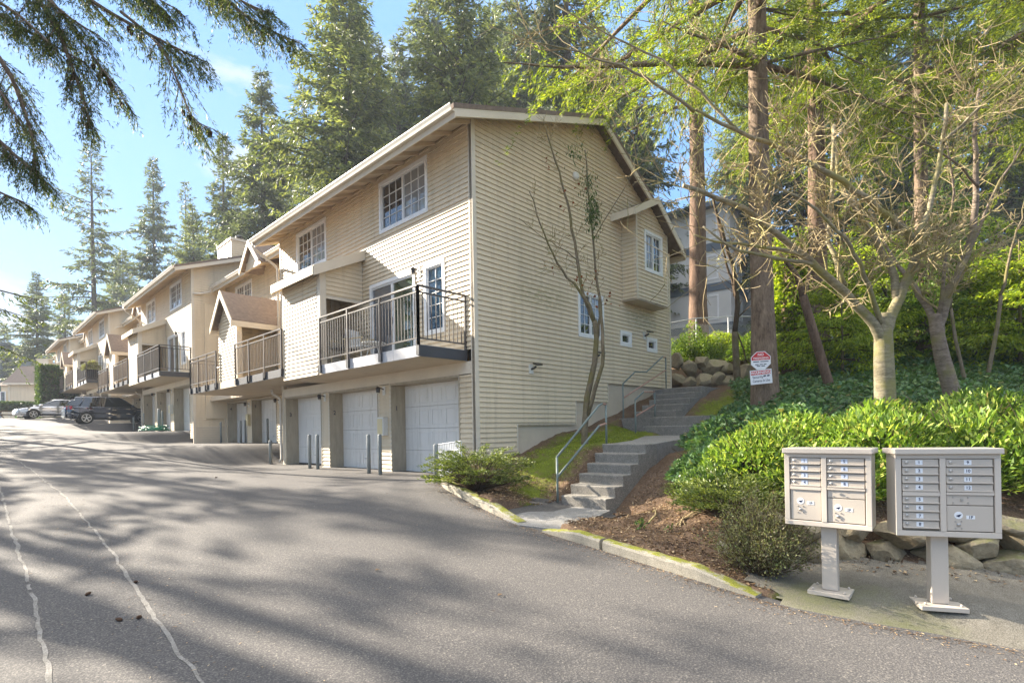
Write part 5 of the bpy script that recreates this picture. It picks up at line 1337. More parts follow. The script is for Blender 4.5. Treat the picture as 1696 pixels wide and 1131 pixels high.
cand = np.c_[rng.uniform(-2.7, 2.5, 60000), rng.uniform(-7.6, -.3, 60000)]
ok = (cand[:, 0] > kerb_x(cand[:, 1])+.18) & ((cand[:, 1] < -3.7) | (cand[:, 1] > -2.5)) & (rng.random(60000) < np.exp(-np.maximum(0, cand[:, 0]+.3)*.9)) & (moss_f(cand) < .8)
q = cand[ok][:19000]; Z = np.concatenate([bed_h(q[i:i+4000, 0], q[i:i+4000, 1]) for i in range(0, len(q), 4000)]); k = len(q)
c2 = np.c_[rng.uniform(2.6, 6.5, 1500), rng.uniform(4.7, 6.2, 1500)]; c2 = c2[(c2[:, 1] > 5.75-(c2[:, 0]-3.1)*.5-.05) & (c2[:, 1] < 6.2-(c2[:, 0]-3.1)*.5)]
q2 = np.array([tuple(cw(a, b)) for a, b in c2])[:, :2]; Z2 = pad_h(q2[:, 0], q2[:, 1])
P = np.concatenate([np.c_[q, Z+.006], np.c_[q2, Z2+.008]]); k = len(P)
tag(cards_obj('leaf_litter', [cards(P, rng.normal(size=(k, 3))*np.array([1, 1, .25]), rng.uniform(.015, .06, k), rng.uniform(.008, .03, k), rng, up=np.array([0, 0, 2.]))], 'litter'), 'brown bark chips and dead leaves on the soil', 'leaf litter', kind='stuff')
n = 5200; kx = rng.uniform(-9.5, 4.5, n); side = rng.random(n)
yy = np.where(side < .45, -rng.uniform(.1, 8.6, n), rng.uniform(-6, 16, n)); xx = np.where(side < .45, kerb_x(yy)-.02-rng.exponential(.09, n), np.where(side < .6, -.1-rng.exponential(.25, n), np.where(side < .75, -6.7+rng.normal(scale=.22, size=n), rng.uniform(-8, -.3, n))))
ok = ~((xx > -.9) & (yy < .3) & (side >= .45)) & ~((side >= .45) & (xx > kerb_x(yy)-.05) & (yy < .3)); xx, yy, side = xx[ok], yy[ok], side[ok]; ok = (side < .75) | (rng.random(len(xx)) < .3); xx, yy = xx[ok], yy[ok]; k = len(xx)
P = np.c_[xx, yy, road_h(xx, yy)+bumps(xx, yy, .008, 1.2, 5)+.006]
tag(cards_obj('needle_litter', [cards(P, rng.normal(size=(k, 3))*np.array([1, 1, .08]), rng.uniform(.012, .045, k), rng.uniform(.003, .012, k), rng, up=np.array([0, 0, 3.]))], 'litter'), 'brown needles and leaf bits strewn on the tarmac', 'litter', kind='stuff')
# roots and fallen sticks
R = random.Random(4)
for i, (px, py, w, L, a, lab) in enumerate(((1000, 835, 7.9, .8, 2.4, 'dead stick lying across the soil near the steps'), (1085, 822, 7.6, .9, .3, 'curved dead root on the sunlit soil'), (1130, 850, 7.0, .7, 2.9, 'bundle of thin dead twigs on the sunlit soil'), (905, 828, 8.9, .45, .9, 'broken grey stick near the foot of the handrail'))):
    p = at(px, py, w); b = Vector((p.x, p.y, 0)); mb = MB()
    for s in range(1 if i != 2 else 5):
        aa = a+R.uniform(-.5, .5)*(s > 0); pts = []
        for k in range(7):
            x, y = b.x+math.cos(aa+.12*k)*L*(k/6-.5), b.y+math.sin(aa+.12*k)*L*(k/6-.5); pts.append((x, y, float(bed_h(np.array([[x]]), np.array([[y]]))[0, 0])+.012+.04*math.sin(k*.9)*(k % 2)))
        mb.tube(pts, [.012, .014, .013, .011, .01, .008, .005] if s == 0 else [.005]*7, 5)
    tag(mb.build('fallen_stick', 'twig_tan' if i else 'twig_dark', smooth=True), lab, 'stick', 'fallen sticks on the bed')
for i, (px, py, lab) in enumerate(((517, 738, 'dark pine cone nearest the garages on the tarmac'), (625, 945, 'pale fallen leaf on the tarmac in the middle of the sunny patch'), (828, 985, 'small pale leaf on the tarmac nearer the kerb'), (225, 967, 'pine cone on the tarmac beside the near seam'), (230, 1026, 'pine cone lying almost on the near seam'), (197, 1028, 'pine cone left of the one on the near seam'), (146, 987, 'small cone between the two seams'), (358, 791, 'dark cone out on the tarmac left of the ramp'))):
    for w in np.linspace(2.5, 16, 500):
        p = at(px, py, w)
        if p.z <= rz_(p.x, p.y)+.012: break
    mb = MB(); z = rz_(p.x, p.y)+bz(p.x, p.y)
    if 'cone' in lab: mb.lathe((p.x, p.y, z+.013), (R.uniform(-1, 1), R.uniform(-1, 1), .1), [(.004, -.03), (.012, -.02), (.015, 0), (.01, .02), (.003, .032)], 8); tag(mb.build('pine_cone', 'cone_brown', smooth=True), lab, 'pine cone', 'things fallen on the tarmac')
    else:
        c = Vector((p.x, p.y, z+.012)); mb.face([c+Vector((-.03, 0, 0)), c+Vector((0, -.02, .008)), c+Vector((.035, 0, .002)), c+Vector((0, .022, .01))]); tag(mb.build('fallen_leaf', 'litter'), lab, 'leaf', 'things fallen on the tarmac')

# ------------------------------------------------------------------ boulders
def rock(label, p, size, seed, group, rz=0):
    bm = bmesh.new(); bmesh.ops.create_icosphere(bm, subdivisions=4, radius=1); R = random.Random(seed)
    cuts = [(Vector((R.gauss(0, 1), R.gauss(0, 1), R.gauss(0, 1))).normalized(), R.uniform(.55, .86)) for _ in range(11)]
    o = Vector((seed*3.1, seed*1.7, 0))
    for v in bm.verts:
        c = v.co.copy()
        for n, d in cuts:
            e = c.dot(n)-d
            if e > 0: c -= n*e*.985
        c *= 1+.05*noise.noise(v.co*2.2+o)+.025*noise.noise(v.co*7+o)
        v.co = Vector((c.x*size[0], c.y*size[1], c.z*size[2]))
    me = bpy.data.meshes.new('boulder'); bm.to_mesh(me); bm.free(); me.materials.append(MATS['rock'])
    ob = bpy.data.objects.new('boulder', me); COL.objects.link(ob); ob.location = p; ob.rotation_euler = (0, 0, rz)
    return tag(ob, label, 'boulder', group)
wdir = math.atan2(cw(4.9, 5.1).y-cw(3.1, 6.1).y, cw(4.9, 5.1).x-cw(3.1, 6.1).x)
def wallp(u, z, back=0):
    a, b = cw(3.0, 6.12), cw(6.2, 4.75); q = a.lerp(b, u); n = Vector((.72, .693, 0)); return Vector((q.x+n.x*back, q.y+n.y*back, z))
BL = [(.02, -.26, .20, .17, .16, 'boulder at the far left of the low wall, half behind the heather'), (.105, -.27, .17, .18, .16, 'squat boulder left of the smaller stand post, bottom row'), (.20, -.25, .15, .17, .19, 'rounded boulder right of the smaller stand post, bottom row'),
      (.085, .0, .20, .2, .13, 'broad boulder under the left end of the smaller letter box, top row'), (.225, .02, .15, .17, .15, 'tall boulder under the right end of the smaller letter box, top row'),
      (.315, -.27, .16, .18, .15, 'smooth pale boulder standing alone below the long slab'), (.375, -.02, .27, .19, .13, 'long slab boulder in the gap between the two letter boxes'), (.455, -.26, .24, .18, .14, 'flat topped boulder in the bottom row, left of the larger stand post'),
      (.505, .05, .17, .18, .10, 'small boulder under the left end of the larger letter box'), (.525, -.13, .15, .16, .09, 'small wedge boulder in the middle of the wall'), (.60, -.27, .21, .18, .13, 'boulder at the foot of the larger stand post, bottom row'), (.655, -.02, .2, .19, .15, 'square boulder right behind the larger stand post, top row'),
      (.715, -.28, .2, .18, .12, 'pointed boulder right of the larger stand post, bottom row'), (.775, .0, .26, .2, .16, 'wide boulder under the right end of the larger letter box, top row'), (.84, -.24, .24, .2, .17, 'wide slanting boulder at the right of the wall, bottom row'), (.93, -.02, .22, .24, .28, 'tall leaning boulder at the right edge of the view'), (.985, -.28, .26, .2, .17, 'boulder cut off by the right edge of the view'),
      (.0, .02, .2, .2, .14, 'boulder above the one half behind the heather'), (.60, .12, .16, .16, .09, 'small boulder tucked under the middle of the larger letter box')]
for i, (u, z, a, b, c, lab) in enumerate(BL):
    ob = rock(lab, wallp(u, z, .04*((i*7) % 3)+.05*(z > -.1)), (a*1.48, b*1.2, c*1.5), 100+i, 'boulders of the low wall behind the letter boxes', wdir+.25*math.sin(i*2.7)); ob.rotation_euler = (0, .25*math.sin(i*1.9), wdir+.2*math.sin(i*2.7))
mb = MB(); A, B = wallp(-.05, 0, .3), wallp(1.2, 0, .3)
mb.hexa([A+UP*-.6, B+UP*-.6, B+Vector((.4, .4, -.6)), A+Vector((.4, .4, -.6)), A+UP*.02, B+UP*.02, B+Vector((.5, .5, .06)), A+Vector((.5, .5, .06))]); tag(mb.build('soil', 'soil'), kind='structure')
UB = [(1122, 600, 19.6, .3, .3, .36, 'pale boulder touching the gable corner, top row'), (1143, 612, 19.5, .38, .36, .38, 'tall pale boulder, second from the gable corner, top row'), (1161, 600, 19.5, .3, .3, .3, 'darker boulder top row beside the tall pale one'), (1183, 607, 19.4, .5, .4, .34, 'long dark boulder in the middle of the upper wall'), (1205, 612, 19.3, .34, .3, .27, 'small blue grey boulder top row near the crooked tree'), (1124, 630, 19.3, .36, .34, .3, 'boulder at the foot of the gable corner, bottom row'), (1142, 634, 19.1, .34, .3, .34, 'grey boulder second from the corner, bottom row'), (1166, 634, 19.0, .45, .36, .34, 'broad boulder in the middle of the bottom row, upper wall'), (1188, 632, 18.9, .4, .34, .36, 'angular pale boulder bottom row, upper wall'), (1207, 632, 18.8, .36, .34, .34, 'boulder bottom row left of the crooked tree'), (1236, 622, 18.6, .42, .36, .4, 'boulder between the crooked tree and the sign trunk')]
for i, (px, py, w, a, b, c, lab) in enumerate(UB): rock(lab, at(px, py, w), (a, b, c), 200+i, 'boulders above the top of the steps', i*.8)

# ------------------------------------------------------------------ letter boxes
def letterbox(label, root_rw, left, right, ztop, zbot, cols, post_r):
    """left/right = (r, w) of the front lower corners; root = foot of the post"""
    a, b = cw(*left), cw(*right); U = (b-a).normalized(); Nn = Vector((U.y, -U.x, 0)); W = (b-a).length
    c = a.lerp(b, post_r)-Nn*.13; zg = float(pad_h(np.array([c.x]), np.array([c.y]))[0])+.004; c.z = zg
    r = empty('letter_box', c, label=label, cat='letter box', group='cluster letter boxes on pedestals')
    F = (a-c-UP*c.z+UP*0, U, Nn); F = (Vector((a.x-c.x, a.y-c.y, -zg)), U, Nn)
    D = .25 if label.startswith('larger') else .34
    mb = MB(); mb.fbox(F, .012, W-.012, zbot, ztop-.05, -D, -.03)
    body = mb.build('cabinet', 'cbu', r, bevel=.004)
    mb = MB()
    for q in ((.0, W, zbot, zbot+.045), (.0, W, ztop-.085, ztop-.05), (.0, .045, zbot+.045, ztop-.085), (W-.045, W, zbot+.045, ztop-.085)): mb.fbox(F, *q, -.03, .0)
    xm = cols[2]; mb.fbox(F, xm-.022, xm+.022, zbot+.045, ztop-.085, -.03, .004)
    mb.build('frame', 'cbu_edge', r, bevel=.004)
    mb = MB(); mb.fbox(F, -.012, W+.012, ztop-.048, ztop, -D-.02, .03); mb.build('hood', 'cbu_edge', r, bevel=.006)
    mb = MB(); mb.fbox(F, .045, W-.045, zbot+.045, ztop-.085, -.029, -.024); mb.build('door_gap', 'cbu_gap', r)
    def door(u0, u1, z0, z1, text, kind):
        mb = MB(); m = .0035; mb.fbox(F, u0+m, u1-m, z0+m, z1-m, -.022, -.008)
        if kind == 'small': mb.fbox(F, u0+m, u1-m, z0+m, z0+m+.012, -.008, .006)
        d = mb.build('box_door', 'cbu', r, bevel=.003)
        P = lambda u, z, n=0: F[0]+U*u+UP*z+Nn*n
        lk, lb = MB(), MB()
        if kind == 'small':
            zc = (z0+z1)/2+.004; uc = u0+(u1-u0)*.47
            lk.lathe(P(u0+.035, zc, -.008), Nn, [(.013, 0), (.013, .006), (.008, .009)], 12)
            lb.fbox(F, uc-.026, uc+.026, zc-.02, zc+.02, -.008, -.006, 0)
            text_into(lb, text, P(uc, zc, -.0045), U, UP, .034, 1, bold=.02)
            lk.build('lock', 'lock_metal', d); lb.build('number_label', ['label_white' if label.startswith('larger') else 'label_blue', 'ink'], d)
        elif kind == 'parcel':
            uc, zc = u0+.085, z0+(z1-z0)*.62
            lb.lathe(P(uc, zc, -.008), Nn, [(.031, 0), (.031, .002)], 20, 0)
            lb.face([P(uc-.02, zc-.004, -.0045), P(uc+.004, zc-.016, -.0045), P(uc+.022, zc+.01, -.0045), P(uc-.002, zc+.004, -.0045)], 1)
            lb.fbox(F, uc+.055, uc+.115, zc-.03, zc+.0, -.008, -.006, 0); text_into(lb, text, P(uc+.085, zc-.015, -.0045), U, UP, .032, 1, bold=.02)
            lk.lathe(P(uc, zc-.08, -.008), Nn, [(.014, 0), (.014, .008), (.007, .012)], 12)
            for du, dz in ((-.022, -.05), (.022, -.05), (-.022, -.11), (.022, -.11)): lk.lathe(P(uc+du, zc+dz, -.008), Nn, [(.006, 0), (.005, .006)], 8)
            lk.build('lock', 'lock_metal', d); lb.build('number_label', ['label_white', 'ink'], d)
        elif kind == 'slot':
            zc = (z0+z1)/2; lk.lathe(P(u0+.11, zc, -.008), Nn, [(.012, 0), (.012, .006)], 12)
            for du, dz in ((.05, .022), (.05, -.022), (.155, .022), (.155, -.022)): lk.lathe(P(u0+du, zc+dz, -.008), Nn, [(.006, 0), (.005, .005)], 8)
            lk.build('lock', 'lock_metal', d)
    zt, zb = ztop-.088, zbot+.05
    H = zt-zb
    for u0, u1, items in ((.05, xm-.024, cols[0]), (xm+.024, W-.05, cols[1])):
        z = zt
        for txt, hh, kind in items:
            if kind == 'rail':
                mb = MB(); mb.fbox(F, u0, u1, z-hh*H, z, -.02, .004); mb.build('mail_slot', 'cbu_edge', r)
            else: door(u0, u1, z-hh*H, z, txt, kind)
            z -= hh*H
    mb = MB(); mb.fbox((Vector((0, 0, 0)), U, Nn), -.065, .065, .02, zbot-zg, -.05, .05); mb.build('pedestal', 'cbu', r, bevel=.008)
    mb = MB(); V2 = (Vector((0, 0, 0)), U, Nn); mb.fbox(V2, -.17, .17, -.02, .018, -.14, .14)
    for du, dn in ((-.13, -.1), (.13, -.1), (-.13, .1), (.13, .1)): mb.lathe(U*du+Nn*dn+UP*.022, UP, [(.012, 0), (.012, .012), (.005, .02)], 6)
    mb.build('base_plate', 'cbu', r, bevel=.004)
S = .1155
letterbox('smaller letter box stand with eight numbered doors, left of the pair', None, (2.63, 5.18), (3.165, 4.72), .935, .205,
          ([(str(i), S, 'small') for i in (1, 2, 3, 4)]+[('', .05, 'rail'), ('1P', 1-4*S-.05, 'parcel')], [(str(i), S, 'small') for i in (5, 6, 7, 8)]+[('', .03, 'rail'), ('', .13, 'slot'), ('2P', 1-4*S-.16, 'parcel')], .335), .50)
letterbox('larger letter box stand with twelve numbered doors, right of the pair', None, (3.318, 4.64), (4.036, 4.42), .935, .185,
          ([(str(i), S, 'small') for i in (1, 2, 3, 4)]+[('', .055, 'rail')]+[(str(i), S, 'small') for i in (5, 6, 7, 8)], [(str(i), S, 'small') for i in (9, 10, 11, 12)]+[('', .035, 'rail'), ('', .145, 'slot'), ('1P', 1-4*S-.18, 'parcel')], .345), .46)

# ------------------------------------------------------------------ signs on the fir
tp = SIGNFIR.location; vd = Vector((CAMX-tp.x, CAMY-tp.y, 0)).normalized(); SU = Vector((-vd.y, vd.x, 0))
if SU.dot(Vector((D2[0], D1[0], 0))) < 0: SU = -SU
def signboard(label, px, py, poly, build):
    c = at(px, py, 11.62); r = empty('sign', c, label=label, cat='sign', group='signs on the big fir'); build(r); return r
def sign1(r):
    s = .195; P = lambda u, z, n: SU*u+UP*z+vd*n
    oc = [(s*math.cos(math.pi/8+k*math.pi/4)/math.cos(math.pi/8), s*math.sin(math.pi/8+k*math.pi/4)/math.cos(math.pi/8)) for k in range(8)]
    mb = MB(); mb.prism([P(u, z, 0) for u, z in oc], vd*.008); b = mb.build('board', 'sign_white', r)
    mb = MB(); q = .93; up_ = [(u*q, z*q) for u, z in oc if z > 0]; up_ = sorted(up_, key=lambda t: math.atan2(t[1], t[0]))
    mb.face([P(s*q, .01, .0095)]+[P(u, z, .0095) for u, z in up_]+[P(-s*q, .01, .0095)], 0); mb.build('red_panel', 'sign_red', b)
    mb = MB(); text_into(mb, 'NO', P(0, .125, .011), SU, UP, .075, bold=.02); text_into(mb, 'TRESPASSING', P(0, .048, .011), SU, UP, .062, bold=.02, squash=.82); mb.build('lettering', 'label_white', b)
    mb = MB()
    for z, segs in ((-.025, ((-.15, -.03), (-.01, .15))), (-.085, ((-.11, -.04), (-.025, .04), (.055, .11))), (-.12, ((-.08, -.01), (.01, .08)))):
        for u0, u1 in segs: mb.face([P(u0, z-.009, .0095), P(u1, z-.009, .0095), P(u1, z+.009, .0095), P(u0, z+.009, .0095)])
    mb.build('small_print', 'ink', b)
def sign2(r):
    tl = .06; A = SU*math.cos(tl)+UP*math.sin(tl); Bv = UP*math.cos(tl)-SU*math.sin(tl); P = lambda u, z, n: A*u+Bv*z+vd*n; w, h = .215, .155
    mb = MB(); mb.prism([P(-w, -h, 0), P(w, -h, 0), P(w, h, 0), P(-w, h, 0)], vd*.006); b = mb.build('board', 'sign_white', r)
    mb = MB(); mb.face([P(-w+.02, .05, .0075), P(w-.02, .05, .0075), P(w-.02, h-.02, .0075), P(-w+.02, h-.02, .0075)]); mb.build('red_panel', 'sign_red', b)
    mb = MB(); text_into(mb, 'WARNING', P(0, .09, .009), A, Bv, .085, bold=.02, squash=.95); mb.build('lettering', 'label_white', b)
    mb = MB(); text_into(mb, 'Security', P(-.17, 0, .0075), A, Bv, .078, align='LEFT', bold=.01, squash=.85); text_into(mb, 'Cameras In Use', P(0, -.085, .0075), A, Bv, .078, bold=.01, squash=.68)
    for k, u in enumerate((.075, .145)): mb.face([P(u-.03, -.005, .0075), P(u+.02, .0, .0075), P(u+.03, .028, .0075), P(u-.02, .03, .0075)])
    mb.build('lettering', 'ink', b)
signboard('red and white octagonal NO TRESPASSING sign, upper of the two on the big fir', 1260, 597, None, sign1)
signboard('rectangular red topped WARNING camera sign, lower of the two on the big fir', 1260.5, 624, None, sign2)

# ------------------------------------------------------------------ wire fence
A, B_ = at(1100, 600, 22.5), at(1560, 600, 24.0)
fr = empty('wire_fence', (A.x, A.y, hz(A.x, A.y)), label='galvanised chain link fence above the boulders', cat='fence'); o = fr.location
n = 9; tops = []
for k in range(n+1):
    p = A.lerp(B_, k/n); z = hz(p.x, p.y); mb = MB(); zt = max(5.45, z+1.6); tops.append(Vector((p.x-o.x, p.y-o.y, zt-o.z)))
    mb.tube([(p.x-o.x, p.y-o.y, z-.2-o.z), (p.x-o.x, p.y-o.y, zt-o.z)], .03, 8); mb.build('post', 'galv', fr, True)
mb = MB(); mb.tube(tops, .022, 8); mb.build('top_rail', 'galv', fr, True)
mb = MB(); L = (B_-A).length; d = (B_-A)/L; d.z = 0; hgt = 1.7; st = .11; k = -hgt
T0 = tops[0]
while k < L:
    for sg in (1, -1):
        a = (k, 0) if sg > 0 else (k, hgt); b = (k+hgt, hgt) if sg > 0 else (k+hgt, 0)
        if a[0] < 0: f = -a[0]; a = (0, a[1]+sg*f)
        if b[0] > L: f = b[0]-L; b = (L, b[1]-sg*f)
        mb.bar(Vector((d.x*a[0], d.y*a[0], T0.z-hgt+a[1])), Vector((d.x*b[0], d.y*b[0], T0.z-hgt+b[1])), .006, .006)
    k += st
mb.build('mesh', 'galv', fr)

# ------------------------------------------------------------------ bollards, hose, rack
for i, (x, y, lab, zt) in enumerate(((-.62, 6.62, 'pipe bollard in front of the third garage, farther of its pair', 1.0), (-.62, 6.12, 'pipe bollard in front of the third garage, nearer of its pair', 1.0), (-.66, 3.3, 'blue grey pipe bollard by the meter box, farther of its pair', .98), (-.7, 2.72, 'blue grey pipe bollard by the meter box, nearer of its pair', .98), (-.55, .72, 'pipe bollard half hidden behind the juniper and the white rack', .75),
                                     (-.3, 10.25, 'short pipe bollard beside the long downspout on the ramp', .8), (.9, 19.0, 'thin pipe bollard against the set back wall beside the corner', 1.0), (.9, 16.45, 'thin pipe bollard left of the set back garage post, farther of its pair', 1.0), (.9, 15.9, 'thin pipe bollard left of the set back garage post, nearer of its pair', 1.0), (.9, 13.5, 'thin pipe bollard in front of the nearer set back garage', 1.0),
                                     (-.65, 26.45, 'pipe bollard of the second house close to its meter box, farther one', 1.05), (-.65, 23.2, 'stout pipe bollard standing in the green hose coil', 1.15), (-.65, 22.6, 'pipe bollard right behind the green hose coil', 1.0), (-.35, 30.4, 'short pipe bollard in front of the dark wagon', .85))):
    z = rz_(x, y); mb = MB(); rad = .046 if zt > .9 else .055
    if 'stout' in lab: rad = .08
    mb.lathe((0, 0, 0), UP, [(rad, -.15), (rad, zt-.02), (rad*.8, zt), (rad*.2, zt+.012)], 14)
    b = mb.build('bollard', 'bollard_paint', None, True, loc=(x, y, z)); tag(b, lab, 'bollard', 'steel pipe bollards by the garages')
hp = Vector((-1.0, 22.6, rz_(-1.0, 22.6))); mb = MB(); R = random.Random(6); pts = []
for k in range(260):
    a = k*.21; q = .42+.14*math.sin(k*.37)+R.uniform(-.05, .05); pts.append((math.cos(a)*q*1.15, math.sin(a)*q*1.5, .03+.28*(k/260)*abs(math.sin(k*.07))+R.uniform(0, .03)))
mb.tube(pts, .016, 6); tag(mb.build('garden_hose', 'hose_green', None, True, loc=hp), 'loose coil of green garden hose on the ground by the second house', 'hose')
rk = empty('wire_rack', (-.35, .55, rz_(-.35, .55)), 0, label='white slatted rack leaning behind the juniper by the first garage', cat='rack')
mb = MB(); mb.tube([(0, -.45, 0), (0, -.45, .82), (0, .5, .72), (0, .5, 0)], .014, 6); mb.tube([(0, -.45, .64), (0, .5, .54)], .01, 6); mb.build('frame', 'scaffold', rk)
mb = MB()
for k in range(1, 16): y = -.45+.95*k/16; mb.box(-.005, .005, y-.012, y+.012, .02, .82-.1*k/16)
mb.build('slats', 'scaffold', rk)

# ------------------------------------------------------------------ balcony furniture
def chair(label, x, y, z, rz, mat):
    r = empty('patio_chair', (x, y, z), rz, label=label, cat='chair', group='furniture on the near balcony')
    mb = MB(); mb.box(-.25, .25, -.24, .24, .40, .44); mb.build('seat', mat, r, bevel=.015)
    mb = MB(); mb.hexa([(-.25, .2, .45), (.25, .2, .45), (.25, .24, .45), (-.25, .24, .45), (-.25, .3, .9), (.25, .3, .9), (.25, .34, .9), (-.25, .34, .9)]); mb.build('backrest', mat, r, bevel=.015)
    for sx in (-.22, .22):
        for sy in (-.2, .22):
            mb = MB(); mb.tube([(sx, sy, 0), (sx, sy*.95, .41)], .015, 6); mb.build('leg', 'pale_wood' if mat != 'chair_white' else mat, r)
        mb = MB(); mb.box(sx-.02, sx+.02, -.24, .28, .62, .65); mb.tube([(sx, -.2, .42), (sx, -.2, .63)], .014, 6); mb.build('armrest', 'pale_wood', r)
chair('pale wood armed chair on the near balcony by the sliding door', -.55, 3.75, 2.945, .3, 'chair_white')
chair('dark cushioned chair on the near balcony under the lean-to', -.75, 4.3, 2.945, -1.2, 'fabric_dark')
r = empty('patio_table', (-.6, 3.1, 2.945), label='small low white table on the near balcony', cat='table', group='furniture on the near balcony')
mb = MB(); mb.lathe((0, 0, .42), UP, [(.3, 0), (.31, .015), (.3, .03)], 20); mb.build('tabletop', 'chair_white', r)
for k in range(3): mb = MB(); mb.tube([(.22*math.cos(k*2.1), .22*math.sin(k*2.1), 0), (.1*math.cos(k*2.1), .1*math.sin(k*2.1), .42)], .012, 6); mb.build('leg', 'chair_white', r)
r = empty('patio_table', (-.6, 13.4, 3.05), label='round wire table on the set back balcony of the nearest house', cat='table')
mb = MB(); mb.lathe((0, 0, .66), UP, [(.36, 0), (.37, .015), (.36, .03)], 22); mb.build('tabletop', 'rail_metal', r)
for k in range(4): mb = MB(); mb.tube([(.25*math.cos(k*1.57), .25*math.sin(k*1.57), 0), (.05*math.cos(k*1.57), .05*math.sin(k*1.57), .4), (.22*math.cos(k*1.57), .22*math.sin(k*1.57), .66)], .012, 6); mb.build('leg', 'rail_metal', r)
r = empty('potted_plant', (-.95, 40.3, 5.3), label='large dried plant in a dark pot on the third house balcony', cat='plant')
mb = MB(); mb.lathe((0, 0, .05), UP, [(.3, 0), (.4, .3), (.42, .75), (.36, .75)], 16); mb.build('pot', 'fabric_dark', r, True); cards_obj('foliage', [mound(900, .55, .6, 71, .2, .05)+np.array([0, 0, .75])], 'heather', r)
